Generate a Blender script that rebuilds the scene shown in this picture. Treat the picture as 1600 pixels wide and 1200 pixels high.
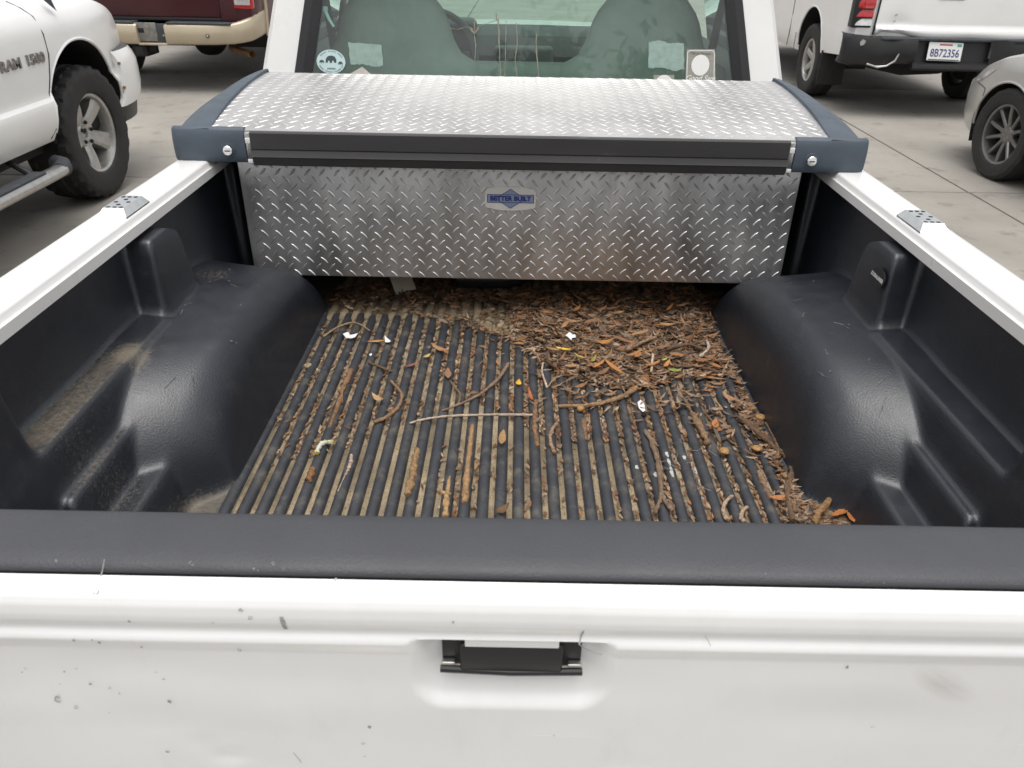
import bpy, bmesh, math, random
import numpy as np
from mathutils import Matrix, Vector

# ------------------------------------------------------------------ camera, world, sun, exposure
for o in list(bpy.data.objects):
    bpy.data.objects.remove(o)
SC = bpy.context.scene
COL = SC.collection
FPX, PITCH, ROLL, CAMZ = 1200.0, math.radians(30.4), math.radians(1.05), 1.44
cF = np.array([0, math.cos(PITCH), -math.sin(PITCH)])
cU0 = np.array([0, math.sin(PITCH), math.cos(PITCH)])
cR0 = np.array([1.0, 0, 0])
cR = cR0 * math.cos(ROLL) + cU0 * math.sin(ROLL)
cU = -cR0 * math.sin(ROLL) + cU0 * math.cos(ROLL)
cC = np.array([0, 0, CAMZ])
cam = bpy.data.cameras.new('camera')
cam.sensor_width = 36.0
cam.lens = 36.0 * FPX / 1600.0
cam.clip_start = 0.02
cam.clip_end = 3000
cam.dof.use_dof = True; cam.dof.focus_distance = 1.55; cam.dof.aperture_fstop = 13.0
camo = bpy.data.objects.new('camera', cam)
M = Matrix(((cR[0], cU[0], -cF[0], cC[0]), (cR[1], cU[1], -cF[1], cC[1]), (cR[2], cU[2], -cF[2], cC[2]), (0, 0, 0, 1)))
camo.matrix_world = M
COL.objects.link(camo)
SC.camera = camo
SC.render.resolution_x, SC.render.resolution_y = 1024, 768

SUN_EL, SUN_AZ = math.radians(80), math.radians(175)     # azimuth from +y towards +x
W = bpy.data.worlds.new('World'); SC.world = W; W.use_nodes = True
nt = W.node_tree; nt.nodes.clear()
sky = nt.nodes.new('ShaderNodeTexSky'); sky.sky_type = 'NISHITA'; sky.sun_disc = False
sky.sun_elevation = SUN_EL; sky.sun_rotation = SUN_AZ; sky.dust_density = 4.0; sky.air_density = 1.0
hs = nt.nodes.new('ShaderNodeHueSaturation'); hs.inputs['Saturation'].default_value = 0.10
bg = nt.nodes.new('ShaderNodeBackground'); bg.inputs['Strength'].default_value = 0.13
wo = nt.nodes.new('ShaderNodeOutputWorld')
nt.links.new(sky.outputs[0], hs.inputs['Color']); nt.links.new(hs.outputs[0], bg.inputs[0]); nt.links.new(bg.outputs[0], wo.inputs[0])
sl = bpy.data.lights.new('sun', 'SUN'); sl.energy = 1.1; sl.angle = math.radians(60); sl.color = (1.0, 0.965, 0.92)
so = bpy.data.objects.new('sun', sl); COL.objects.link(so)
sd = Vector((math.sin(SUN_AZ) * math.cos(SUN_EL), math.cos(SUN_AZ) * math.cos(SUN_EL), math.sin(SUN_EL)))
so.rotation_euler = sd.to_track_quat('Z', 'Y').to_euler(); so.location = (0, 0, 20)
SC.view_settings.view_transform = 'Standard'; SC.view_settings.look = 'None'
SC.view_settings.gamma = 1.0; SC.view_settings.exposure = 0.64
SC.view_settings.use_curve_mapping = False

def at(u, v, z=None, y=None, x=None):
    """measured point of the place: image position of the photograph on a known plane"""
    d = cF + (u - 800) / FPX * cR - (v - 600) / FPX * cU
    if z is not None: t = (z - cC[2]) / d[2]
    elif y is not None: t = (y - cC[1]) / d[1]
    else: t = (x - cC[0]) / d[0]
    return cC + t * d

# ------------------------------------------------------------------ materials
def mat(name, base, rough=0.5, metal=0.0, var=0.0, vscale=6.0, col2=None, c2lo=0.5, c2hi=0.6, c2scale=20.0, stretch=(1, 1, 1),
        bump=0.0, bscale=200.0, coat=0.0, spec=0.5, attr=None, dust=None, rvar=0.0, aniso=0.0, emis=None):
    m = bpy.data.materials.new(name); m.use_nodes = True
    n = m.node_tree.nodes; l = m.node_tree.links
    b = n['Principled BSDF']
    b.inputs['Roughness'].default_value = rough; b.inputs['Metallic'].default_value = metal
    b.inputs['Coat Weight'].default_value = coat; b.inputs['Coat Roughness'].default_value = 0.12
    b.inputs['Specular IOR Level'].default_value = spec
    if aniso: b.inputs['Anisotropic'].default_value = aniso
    g = n.new('ShaderNodeNewGeometry')
    mp = n.new('ShaderNodeMapping'); mp.inputs['Scale'].default_value = stretch
    l.new(g.outputs['Position'], mp.inputs[0])
    def noise(scale, detail=4, rg=0.6):
        t = n.new('ShaderNodeTexNoise'); t.inputs['Scale'].default_value = scale; t.inputs['Detail'].default_value = detail
        t.inputs['Roughness'].default_value = rg
        l.new(mp.outputs[0], t.inputs['Vector']); return t.outputs['Fac']
    def ramp(s, a, bb):
        r = n.new('ShaderNodeMapRange'); r.inputs['From Min'].default_value = a; r.inputs['From Max'].default_value = bb
        l.new(s, r.inputs['Value']); return r.outputs[0]
    def mix(fac, a, bb, mode='MIX'):
        x = n.new('ShaderNodeMix'); x.data_type = 'RGBA'; x.blend_type = mode
        if isinstance(fac, float): x.inputs[0].default_value = fac
        else: l.new(fac, x.inputs[0])
        for i, c in ((6, a), (7, bb)):
            if isinstance(c, tuple): x.inputs[i].default_value = (*c[:3], 1)
            else: l.new(c, x.inputs[i])
        return x.outputs[2]
    c = tuple(base)
    if attr:
        at_ = n.new('ShaderNodeAttribute'); at_.attribute_name = attr; c = at_.outputs['Color']
    if var:
        f = ramp(noise(vscale), 0.3, 0.7)
        lo = n.new('ShaderNodeMapRange'); lo.inputs['To Min'].default_value = 1 - var; lo.inputs['To Max'].default_value = 1 + var
        l.new(f, lo.inputs['Value'])
        cc = n.new('ShaderNodeCombineColor')
        for i in range(3): l.new(lo.outputs[0], cc.inputs[i])
        c = mix(1.0, c, cc.outputs[0], 'MULTIPLY')
    if col2: c = mix(ramp(noise(c2scale, 6, 0.7), c2lo, c2hi), c, tuple(col2))
    rs = None
    if dust:   # (attribute, colour, noise scale)
        da = n.new('ShaderNodeAttribute'); da.attribute_name = dust[0]
        sm = n.new('ShaderNodeMath'); sm.operation = 'ADD'
        l.new(noise(dust[2], 8, 0.75), sm.inputs[0]); l.new(da.outputs['Fac'], sm.inputs[1])
        f = ramp(sm.outputs[0], 0.88, 1.45)
        c = mix(f, c, tuple(dust[1]))
        rs = f
    if isinstance(c, tuple): b.inputs['Base Color'].default_value = (*c[:3], 1)
    else: l.new(c, b.inputs['Base Color'])
    if rvar:
        f = ramp(noise(vscale * 2.3), 0.3, 0.7)
        r2 = n.new('ShaderNodeMapRange'); r2.inputs['To Min'].default_value = max(0.02, rough - rvar); r2.inputs['To Max'].default_value = rough + rvar
        l.new(f, r2.inputs['Value'])
        if rs is not None:
            ad = n.new('ShaderNodeMath'); ad.operation = 'MULTIPLY_ADD'; ad.inputs[1].default_value = 0.5
            l.new(rs, ad.inputs[0]); l.new(r2.outputs[0], ad.inputs[2]); l.new(ad.outputs[0], b.inputs['Roughness'])
        else: l.new(r2.outputs[0], b.inputs['Roughness'])
    if bump:
        bp = n.new('ShaderNodeBump'); bp.inputs['Strength'].default_value = bump; bp.inputs['Distance'].default_value = 0.002
        l.new(noise(bscale, 3), bp.inputs['Height']); l.new(bp.outputs[0], b.inputs['Normal'])
    if emis:
        b.inputs['Emission Color'].default_value = (*emis, 1)
    return m

def glass_mat(name, tint, ior=1.5, haze=0.0):
    m = bpy.data.materials.new(name); m.use_nodes = True
    n = m.node_tree.nodes; l = m.node_tree.links
    n.remove(n['Principled BSDF'])
    tr = n.new('ShaderNodeBsdfTransparent'); tr.inputs[0].default_value = (*tint, 1)
    gl = n.new('ShaderNodeBsdfGlossy'); gl.inputs['Roughness'].default_value = 0.01
    fr = n.new('ShaderNodeFresnel'); fr.inputs[0].default_value = ior
    mx = n.new('ShaderNodeMixShader'); l.new(fr.outputs[0], mx.inputs[0]); l.new(tr.outputs[0], mx.inputs[1]); l.new(gl.outputs[0], mx.inputs[2])
    out = mx.outputs[0]
    if haze:
        df = n.new('ShaderNodeBsdfDiffuse'); df.inputs[0].default_value = (0.50, 0.54, 0.51, 1)
        nz = n.new('ShaderNodeTexNoise'); nz.inputs['Scale'].default_value = 9
        g = n.new('ShaderNodeNewGeometry'); l.new(g.outputs['Position'], nz.inputs['Vector'])
        mr = n.new('ShaderNodeMapRange'); mr.inputs['To Max'].default_value = haze * 2; l.new(nz.outputs['Fac'], mr.inputs['Value'])
        m2 = n.new('ShaderNodeMixShader'); l.new(mr.outputs[0], m2.inputs[0]); l.new(out, m2.inputs[1]); l.new(df.outputs[0], m2.inputs[2]); out = m2.outputs[0]
    l.new(out, n['Material Output'].inputs[0])
    return m

MT = {}
MT['white'] = mat('white_paint', (0.76, 0.755, 0.74), 0.32, var=0.03, vscale=4, coat=0.5, rvar=0.06)
MT['white_car'] = mat('white_car_paint', (0.82, 0.815, 0.80), 0.3, var=0.03, vscale=3, coat=0.6)
MT['liner'] = mat('black_liner_plastic', (0.0105, 0.0132, 0.0195), 0.40, col2=(0.036, 0.037, 0.041), c2lo=0.56, c2hi=0.85, c2scale=16, var=0.15, vscale=9, bump=0.35, bscale=330, rvar=0.06,
                  dust=('dust', (0.19, 0.155, 0.105), 150.0), spec=0.95)
MT['rib'] = mat('grey_rib_plastic', (0.032, 0.034, 0.040), 0.55, var=0.2, vscale=25, bump=0.3, bscale=500, col2=(0.15, 0.13, 0.10), c2lo=0.50, c2hi=0.85, c2scale=24)
MT['cap'] = mat('tailgate_cap_plastic', (0.050, 0.051, 0.058), 0.52, var=0.08, vscale=8, bump=0.35, bscale=420, rvar=0.05)
MT['endcap'] = mat('blue_grey_plastic', (0.060, 0.078, 0.100), 0.55, var=0.15, vscale=14, bump=0.12, bscale=300, rvar=0.08)
MT['rubber'] = mat('black_rubber_trim', (0.040, 0.038, 0.040), 0.48, var=0.15, vscale=12, col2=(0.16, 0.155, 0.15), c2lo=0.66, c2hi=0.80, c2scale=28, stretch=(0.25, 1, 1.5))
MT['seal'] = mat('window_seal_rubber', (0.016, 0.015, 0.017), 0.5, var=0.1)
MT['alu_front'] = mat('diamond_plate_front', (0.66, 0.655, 0.648), 0.44, 1.0, var=0.22, vscale=7, stretch=(1.8, 1, 0.5), col2=(0.44, 0.40, 0.36), c2lo=0.54, c2hi=0.80, c2scale=9, bump=0.12, bscale=60, rvar=0.1)
MT['alu_top'] = mat('diamond_plate_top', (0.60, 0.588, 0.580), 0.48, 1.0, var=0.13, vscale=5, bump=0.08, bscale=70, rvar=0.06)
MT['alu_lidtread'] = mat('lid_tread', (0.76, 0.745, 0.735), 0.38, 1.0)
MT['alu_tread'] = mat('diamond_tread', (0.68, 0.675, 0.67), 0.42, 1.0, var=0.35, vscale=9)
MT['chrome'] = mat('chrome', (0.75, 0.76, 0.76), 0.12, 1.0, var=0.1, vscale=40)
MT['steel'] = mat('brushed_steel', (0.55, 0.54, 0.52), 0.32, 1.0, var=0.1, vscale=30)
MT['black'] = mat('black_plastic', (0.014, 0.014, 0.015), 0.45, var=0.1)
MT['dark'] = mat('dark_underbody', (0.010, 0.010, 0.010), 0.8, var=0.3, vscale=10)
MT['tyre'] = mat('tyre_rubber', (0.020, 0.0195, 0.019), 0.75, var=0.25, vscale=18, bump=0.2, bscale=150)
MT['alloy'] = mat('alloy_wheel', (0.50, 0.49, 0.47), 0.36, 0.8, var=0.15, vscale=20, col2=(0.14, 0.11, 0.09), c2lo=0.62, c2hi=0.8, c2scale=30)
MT['alloy_dark'] = mat('grey_alloy_wheel', (0.20, 0.195, 0.19), 0.40, 0.7, var=0.15, vscale=20)
MT['maroon'] = mat('maroon_paint', (0.050, 0.0045, 0.0085), 0.35, var=0.15, vscale=5, coat=0.25)
MT['beige'] = mat('beige_bumper_paint', (0.46, 0.39, 0.28), 0.35, 0.25, var=0.06, vscale=6, coat=0.4)
MT['sedan'] = mat('silver_beige_paint', (0.46, 0.45, 0.425), 0.34, 0.3, var=0.05, vscale=5, coat=0.5)
MT['greyplate'] = mat('worn_grey_metal', (0.20, 0.20, 0.19), 0.5, 0.5, var=0.25, vscale=20, col2=(0.36, 0.31, 0.23), c2lo=0.5, c2hi=0.66, c2scale=14)
MT['pad'] = mat('step_pad', (0.045, 0.05, 0.058), 0.65, var=0.25, vscale=25)
MT['seat'] = mat('grey_seat_cloth', (0.36, 0.365, 0.345), 0.9, var=0.06, vscale=30, bump=0.3, bscale=600)
MT['dash'] = mat('dark_dashboard', (0.05, 0.054, 0.056), 0.6, var=0.1)
MT['trimgrey'] = mat('grey_interior_trim', (0.16, 0.17, 0.165), 0.7, var=0.1)
MT['glass'] = glass_mat('green_rear_glass', (0.66, 0.84, 0.77), 1.62, 0.075)
MT['glass_side'] = glass_mat('green_side_glass', (0.80, 0.95, 0.88), 1.5)
MT['red'] = mat('red_lens', (0.42, 0.008, 0.012), 0.12, coat=0.8, var=0.3, vscale=18)
MT['clear'] = mat('clear_lens', (0.62, 0.62, 0.62), 0.12, 0.3, coat=0.8, var=0.2, vscale=60)
MT['paper'] = mat('white_paper', (0.72, 0.72, 0.72), 0.8, var=0.06, vscale=30)
MT['card'] = mat('beige_card', (0.50, 0.46, 0.37), 0.85, var=0.08, vscale=30)
MT['sticker'] = mat('pale_sticker', (0.52, 0.66, 0.66), 0.5, var=0.05, vscale=60)
MT['residue'] = mat('sticker_residue', (0.27, 0.37, 0.33), 0.7, var=0.12, vscale=60)
MT['stickerbeige'] = mat('beige_sticker', (0.52, 0.48, 0.44), 0.6, var=0.1, vscale=120)
MT['stickergrey'] = mat('taupe_sticker', (0.30, 0.29, 0.25), 0.6, var=0.12, vscale=160)
MT['stickerwhite'] = mat('white_sticker', (0.78, 0.78, 0.76), 0.5)
MT['print'] = mat('dark_print', (0.045, 0.07, 0.075), 0.6)
MT['blue'] = mat('blue_print', (0.012, 0.022, 0.16), 0.5)
MT['bluepale'] = mat('pale_blue_print', (0.22, 0.27, 0.36), 0.45, 0.2)
MT['labelgrey'] = mat('label_foil', (0.55, 0.53, 0.49), 0.45, 0.0, var=0.06, vscale=40)
MT['drip'] = mat('dried_drip', (0.25, 0.235, 0.185), 0.9, var=0.2, vscale=50)
MT['wood'] = mat('twig_bark', (0.2, 0.13, 0.08), 0.85, var=0.35, vscale=160, attr='Col', bump=0.8, bscale=420)
MT['leaf'] = mat('dry_leaf', (0.2, 0.1, 0.05), 0.7, var=0.22, vscale=260, attr='Col')
MT['silt'] = mat('tan_silt', (0.230, 0.180, 0.115), 0.95, var=0.60, vscale=10, col2=(0.045, 0.036, 0.027), c2lo=0.53, c2hi=0.66, c2scale=260, bump=0.6, bscale=600)
MT['stain'] = mat('white_stain', (0.38, 0.37, 0.34), 0.9, var=0.3, vscale=150)
MT['stone'] = mat('pebble', (0.30, 0.23, 0.15), 0.9, var=0.2, vscale=120)
MT['nut'] = mat('nut_shell', (0.32, 0.17, 0.06), 0.6, var=0.25, vscale=200)
MT['lichen'] = mat('lichen_bark', (0.55, 0.55, 0.48), 0.9, col2=(0.45, 0.33, 0.02), c2lo=0.5, c2hi=0.56, c2scale=70, bump=0.8, bscale=300)
MT['rustpipe'] = mat('rusty_pipe', (0.30, 0.17, 0.09), 0.6, 0.5, var=0.3, vscale=14)
MT['chip'] = mat('bare_paint_chip', (0.36, 0.355, 0.345), 0.7, var=0.3, vscale=300)
MT['foliage'] = mat('tree_foliage', (0.05, 0.09, 0.03), 0.7, var=0.4, vscale=1.5)
MT['bark'] = mat('tree_bark', (0.10, 0.07, 0.05), 0.9, var=0.3, vscale=8)
MT['concrete'] = mat('concrete', (0.275, 0.256, 0.228), 0.85, var=0.14, vscale=1.3, col2=(0.10, 0.088, 0.075), c2lo=0.55, c2hi=0.80, c2scale=4.5, bump=0.35, bscale=90)
MT['joint'] = mat('joint_dirt', (0.05, 0.045, 0.04), 0.95, var=0.2)

# tailgate paint: white with one brown rubbed smear near its right side
def tailgate_paint():
    m = mat('tailgate_paint', (0.78, 0.778, 0.774), 0.38, var=0.035, vscale=2.5, coat=0.25, rvar=0.10, bump=0.05, bscale=25, col2=(0.70, 0.69, 0.665), c2lo=0.55, c2hi=0.95, c2scale=9, stretch=(1.6, 1, 0.6))
    n = m.node_tree.nodes; l = m.node_tree.links; b = n['Principled BSDF']
    src = b.inputs['Base Color'].links[0].from_socket
    g = n.new('ShaderNodeNewGeometry')
    c = at(1478, 1075, y=0.445)
    sub = n.new('ShaderNodeVectorMath'); sub.operation = 'SUBTRACT'; sub.inputs[1].default_value = tuple(c); l.new(g.outputs['Position'], sub.inputs[0])
    rot = n.new('ShaderNodeVectorRotate'); rot.rotation_type = 'Y_AXIS'; rot.inputs['Angle'].default_value = math.radians(-35); l.new(sub.outputs[0], rot.inputs['Vector'])
    sc = n.new('ShaderNodeVectorMath'); sc.operation = 'MULTIPLY'; sc.inputs[1].default_value = (32, 5, 75); l.new(rot.outputs[0], sc.inputs[0])
    ln = n.new('ShaderNodeVectorMath'); ln.operation = 'LENGTH'; l.new(sc.outputs[0], ln.inputs[0])
    mr = n.new('ShaderNodeMapRange'); mr.inputs['From Min'].default_value = 1.3; mr.inputs['From Max'].default_value = 0.1; mr.inputs['To Max'].default_value = 0.55; l.new(ln.outputs['Value'], mr.inputs['Value'])
    nz = n.new('ShaderNodeTexNoise'); nz.inputs['Scale'].default_value = 55; nz.inputs['Detail'].default_value = 6
    sc2 = n.new('ShaderNodeVectorMath'); sc2.operation = 'MULTIPLY'; sc2.inputs[1].default_value = (0.5, 1, 3); l.new(rot.outputs[0], sc2.inputs[0]); l.new(sc2.outputs[0], nz.inputs['Vector'])
    mu = n.new('ShaderNodeMath'); mu.operation = 'MULTIPLY'; l.new(mr.outputs[0], mu.inputs[0]); l.new(nz.outputs['Fac'], mu.inputs[1])
    mx = n.new('ShaderNodeMix'); mx.data_type = 'RGBA'; l.new(mu.outputs[0], mx.inputs[0]); l.new(src, mx.inputs[6]); mx.inputs[7].default_value = (0.28, 0.23, 0.18, 1)
    l.new(mx.outputs[2], b.inputs['Base Color'])
    return m
MT['tailgate'] = tailgate_paint()

# ------------------------------------------------------------------ mesh helpers
class MB:
    def __init__(s): s.v = []; s.f = []
    def add(s, v, f):
        o = len(s.v); s.v.extend([tuple(map(float, p)) for p in v]); s.f.extend([tuple(i + o for i in q) for q in f]); return s
    def box(s, x0, x1, y0, y1, z0, z1, bev=0.0, R=None):
        bm = bmesh.new(); bmesh.ops.create_cube(bm, size=1)
        for v in bm.verts: v.co = Vector(((v.co.x + .5) * (x1 - x0) + x0, (v.co.y + .5) * (y1 - y0) + y0, (v.co.z + .5) * (z1 - z0) + z0))
        if bev > 0: bmesh.ops.bevel(bm, geom=list(bm.edges), offset=bev, segments=3, profile=0.5, affect='EDGES', clamp_overlap=True)
        bm.verts.index_update()
        vs = [v.co.copy() for v in bm.verts]
        if R: vs = [R @ v for v in vs]
        s.add(vs, [[v.index for v in f.verts] for f in bm.faces]); bm.free(); return s
    def tube(s, pts, rad, n=8, caps=True, jit=0.0, rng=None, flat=1.0):
        pts = [Vector(p) for p in pts]; k = len(pts)
        rad = rad if hasattr(rad, '__len__') else [rad] * k
        up = Vector((0, 0, 1)); vs = []; fs = []
        for i, p in enumerate(pts):
            t = (pts[min(i + 1, k - 1)] - pts[max(i - 1, 0)]).normalized()
            a = t.cross(up)
            if a.length < 1e-3: a = t.cross(Vector((1, 0, 0)))
            a.normalize(); b = a.cross(t).normalized()
            for j in range(n):
                w = 2 * math.pi * j / n; r = rad[i] * (1 + (rng.uniform(-jit, jit) if rng else 0))
                vs.append(p + a * math.cos(w) * r + b * math.sin(w) * r * flat)
        for i in range(k - 1):
            for j in range(n):
                fs.append((i * n + j, i * n + (j + 1) % n, (i + 1) * n + (j + 1) % n, (i + 1) * n + j))
        if caps: fs.append(tuple(range(n - 1, -1, -1))); fs.append(tuple((k - 1) * n + j for j in range(n)))
        s.add(vs, fs); return s
    def lathe(s, prof, n=32, axis='x', c=(0, 0, 0), disp=None):
        vs = []; fs = []; k = len(prof)
        for i in range(n):
            w = 2 * math.pi * i / n
            for j, (a, r) in enumerate(prof):
                rr = r + (disp(i, j) if disp else 0)
                p = (a, rr * math.cos(w), rr * math.sin(w))
                if axis == 'y': p = (p[2], p[0], p[1])
                if axis == 'z': p = (p[1], p[2], p[0])
                vs.append((p[0] + c[0], p[1] + c[1], p[2] + c[2]))
        for i in range(n):
            for j in range(k - 1):
                a = i * k + j; b = ((i + 1) % n) * k + j
                fs.append((a, b, b + 1, a + 1))
        s.add(vs, fs); return s
    def grid(s, P):
        h, w = P.shape[:2]
        idx = np.arange(h * w).reshape(h, w)
        f = np.stack([idx[:-1, :-1], idx[:-1, 1:], idx[1:, 1:], idx[1:, :-1]], -1).reshape(-1, 4)
        s.add(P.reshape(-1, 3).tolist(), f.tolist()); return s
    def poly(s, pts, th=0.0, d=(0, 0, 1)):
        """flat polygon with thickness th along d"""
        n = len(pts); d = Vector(d).normalized()
        a = [Vector(p) for p in pts]
        if th <= 0: s.add(a, [tuple(range(n))]); return s
        b = [p + d * th for p in a]
        s.add(a + b, [tuple(range(n - 1, -1, -1)), tuple(range(n, 2 * n))] + [(i, (i + 1) % n, (i + 1) % n + n, i + n) for i in range(n)]); return s
    def prism(s, prof, a0, a1, axis='x', close=True):
        """profile of 2-D points extruded along an axis; prof gives the other two coordinates in order"""
        def P(q, a): return {'x': (a, q[0], q[1]), 'y': (q[0], a, q[1]), 'z': (q[0], q[1], a)}[axis]
        n = len(prof); vs = [P(q, a0) for q in prof] + [P(q, a1) for q in prof]
        fs = [(i, (i + 1) % n, (i + 1) % n + n, i + n) for i in range(n if close else n - 1)]
        if close: fs += [tuple(range(n - 1, -1, -1)), tuple(range(n, 2 * n))]
        s.add(vs, fs); return s
    def obj(s, name, m, parent=None, smooth=35, attrs=None, recalc=True, origin=None):
        me = bpy.data.meshes.new(name)
        me.from_pydata(s.v, [], s.f); me.update()
        if recalc:
            bm = bmesh.new(); bm.from_mesh(me); bmesh.ops.recalc_face_normals(bm, faces=bm.faces); bm.to_mesh(me); bm.free()
        if smooth:
            me.polygons.foreach_set('use_smooth', [True] * len(me.polygons)); me.set_sharp_from_angle(angle=math.radians(smooth))
        if attrs:
            for k, (ty, data) in attrs.items():
                a = me.attributes.new(k, ty, 'POINT')
                a.data.foreach_set('color' if ty == 'FLOAT_COLOR' else 'value', np.asarray(data, dtype=np.float32).ravel())
        me.materials.append(MT[m] if isinstance(m, str) else m)
        o = bpy.data.objects.new(name, me); COL.objects.link(o)
        if origin is not None:
            me.transform(Matrix.Translation(-Vector(origin))); o.location = origin
        setparent(o, parent)
        return o

def wmat(o):
    m = o.matrix_basis.copy()
    if o.parent: m = wmat(o.parent) @ o.matrix_parent_inverse @ m
    return m
def setparent(o, p, keep=True):
    if p is None: return
    o.parent = p
    if keep: o.matrix_parent_inverse = wmat(p).inverted()
def tag(o, label=None, cat=None, group=None, kind=None):
    for k, v in (('label', label), ('category', cat), ('group', group), ('kind', kind)):
        if v: o[k] = v
    return o
def thing(name, label, cat, loc=(0, 0, 0), group=None, rz=0.0):
    o = bpy.data.objects.new(name, None); COL.objects.link(o); o.location = loc; o.rotation_euler = (0, 0, rz)
    o.empty_display_size = 0.1
    return tag(o, label, cat, group)
def copy_tree(o, parent=None):
    c = o.copy(); COL.objects.link(c)
    if parent is not None: c.parent = parent
    for ch in list(o.children): copy_tree(ch, c)
    return c
def text_mb(body, size, mtx, extrude=0.0, shear=0.0, bold=0.0, align='CENTER', xs=1.0):
    c = bpy.data.curves.new('text', 'FONT'); c.body = body; c.size = size; c.extrude = extrude; c.shear = shear; c.offset = bold
    c.align_x = align; c.align_y = 'CENTER'; c.resolution_u = 3
    o = bpy.data.objects.new('text', c); COL.objects.link(o)
    dg = bpy.context.evaluated_depsgraph_get(); dg.update()
    me = bpy.data.meshes.new_from_object(o.evaluated_get(dg))
    me.transform(mtx @ Matrix.Diagonal((xs, 1, 1, 1)))
    b = MB(); b.add([v.co.copy() for v in me.vertices], [tuple(p.vertices) for p in me.polygons])
    bpy.data.objects.remove(o); bpy.data.curves.remove(c); bpy.data.meshes.remove(me)
    return b
def frame(o, ex, ey, ez):
    return Matrix(((ex[0], ey[0], ez[0], o[0]), (ex[1], ey[1], ez[1], o[1]), (ex[2], ey[2], ez[2], o[2]), (0, 0, 0, 1)))
RNG = random.Random(7)
NR = np.random.RandomState(11)
def sstep(t): t = np.clip(t, 0, 1); return t * t * (3 - 2 * t)
def vnoise(shape, cells, rs):
    """smooth value noise on a grid"""
    gy, gx = cells; g = rs.rand(gy + 2, gx + 2)
    yy = np.linspace(0, gy, shape[0])[:, None]; xx = np.linspace(0, gx, shape[1])[None, :]
    iy = np.floor(yy).astype(int); ix = np.floor(xx).astype(int); fy = sstep(yy - iy); fx = sstep(xx - ix)
    return (g[iy, ix] * (1 - fy) * (1 - fx) + g[iy, ix + 1] * (1 - fy) * fx + g[iy + 1, ix] * fy * (1 - fx) + g[iy + 1, ix + 1] * fy * fx)

# ------------------------------------------------------------------ ground: concrete slabs with recessed joints
g = MB(); g.add([(-1200, -1200, -0.03), (1200, -1200, -0.03), (1200, 1200, -0.03), (-1200, 1200, -0.03)], [(0, 1, 2, 3)])
ground = tag(g.obj('ground', 'joint', smooth=0), kind='structure')
SL = 4.03
b = MB(); b.box(0, SL - 0.014, 0, SL - 0.014, -0.03 + 0.0005, 0.0, 0.005)
slab0 = b.obj('slab', 'concrete', ground, smooth=40)
first = True
for i in range(-7, 8):
    for j in range(-5, 10):
        s_ = slab0 if first else slab0.copy()
        if not first: COL.objects.link(s_)
        first = False
        s_.location = (3.03 + i * SL + RNG.uniform(-.003, .003), 5.10 + j * SL, RNG.uniform(-.003, 0.0))

# ------------------------------------------------------------------ the white pickup truck whose bed we look into
XC = 0.015
truck = thing('pickup_truck', 'white pickup truck with open bed, black ribbed liner and dented scratched tailgate', 'pickup truck', (XC, 2.3, 0))
FZ = 0.58                                              # bed floor
# bed sides (outer skin, rail top, inner lip)
prof = [(.800, .42), (.838, .50), (.846, .66), (.840, .80), (.826, .90), (.806, .955), (.793, .976), (.782, .9845), (.772, .986), (.742, .9865), (.7160, .9862), (.7125, .9850),
        (.7105, .9815), (.7092, .9745), (.7070, .9722), (.7045, .9705), (.7045, .9515), (.712, .949), (.745, .949)]
for sgn, nm in ((-1, 'left'), (1, 'right')):
    ys = np.concatenate([[.50, .503, .51], np.linspace(.56, 2.40, 24), [2.43, 2.437, 2.44]])
    P = np.zeros((len(ys), len(prof), 3))
    for i, y in enumerate(ys):
        k = min(1, min(y - .50, 2.44 - y) / .012); inset = .010 * (1 - math.sqrt(max(0, 1 - (1 - k) ** 2)))
        for j, (x, z) in enumerate(prof):
            P[i, j] = (XC + sgn * (x - inset * (1 if j < 10 else -.5)), y, z - inset * (0.6 if 4 < j < 14 else 0))
    b = MB(); b.grid(P)
    for k in (0, -1): b.add([tuple(p) for p in P[k]] + [(XC + sgn * .745, P[k, 0, 1], .42)], [tuple(range(len(prof) + 1))])
    side = b.obj('bed_side', 'white', truck, smooth=50)
    # chrome stake pocket cover with punched slots
    a0 = at(190, 329, z=.995) if sgn < 0 else at(1432, 345, z=.995)
    cx, cy = XC + sgn * .740, 1.385
    hx, hy, hh = .0265, .050, .014
    b = MB(); lo = [(-hx, -hy), (hx, -hy), (hx, hy), (-hx, hy)]; hi = [(-hx + .008, -hy + .013), (hx - .008, -hy + .013), (hx - .008, hy - .010), (-hx + .008, hy - .010)]
    vs = [(cx + x, cy + y, .9820) for x, y in lo] + [(cx + x, cy + y, .9885) for x, y in lo] + [(cx + x, cy + y, .9875 + hh) for x, y in hi]
    b.add(vs, [(0, 1, 5, 4), (1, 2, 6, 5), (2, 3, 7, 6), (3, 0, 4, 7), (4, 5, 9, 8), (5, 6, 10, 9), (6, 7, 11, 10), (7, 4, 8, 11), (8, 9, 10, 11)])
    cover = b.obj('stake_pocket_cover', 'chrome', side, smooth=0)
    b = MB()
    for r_ in range(5):
        for c_ in range(3):
            if (r_ + c_) % 2 == 0 or r_ in (0, 4):
                px = cx + (c_ - 1) * .0115; py = cy + (r_ - 2) * .0155
                b.poly([(px + .0042 * math.cos(w), py + .0028 * math.sin(w) * 1.3, .9875 + hh + .0004) for w in np.linspace(0, 2 * math.pi, 9)[:-1]])
    b.obj('punched_slots', 'black', cover, smooth=0)
    # tail lamp on the rear post, rear wheel, front wheel arch pieces stay simple (outside the picture)
    b = MB(); b.box(XC + sgn * .70 if sgn > 0 else XC - .835, XC + .835 if sgn > 0 else XC - .70, .478, .5, .62, .94, .008); b.obj('tail_light', 'red', truck)
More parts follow.
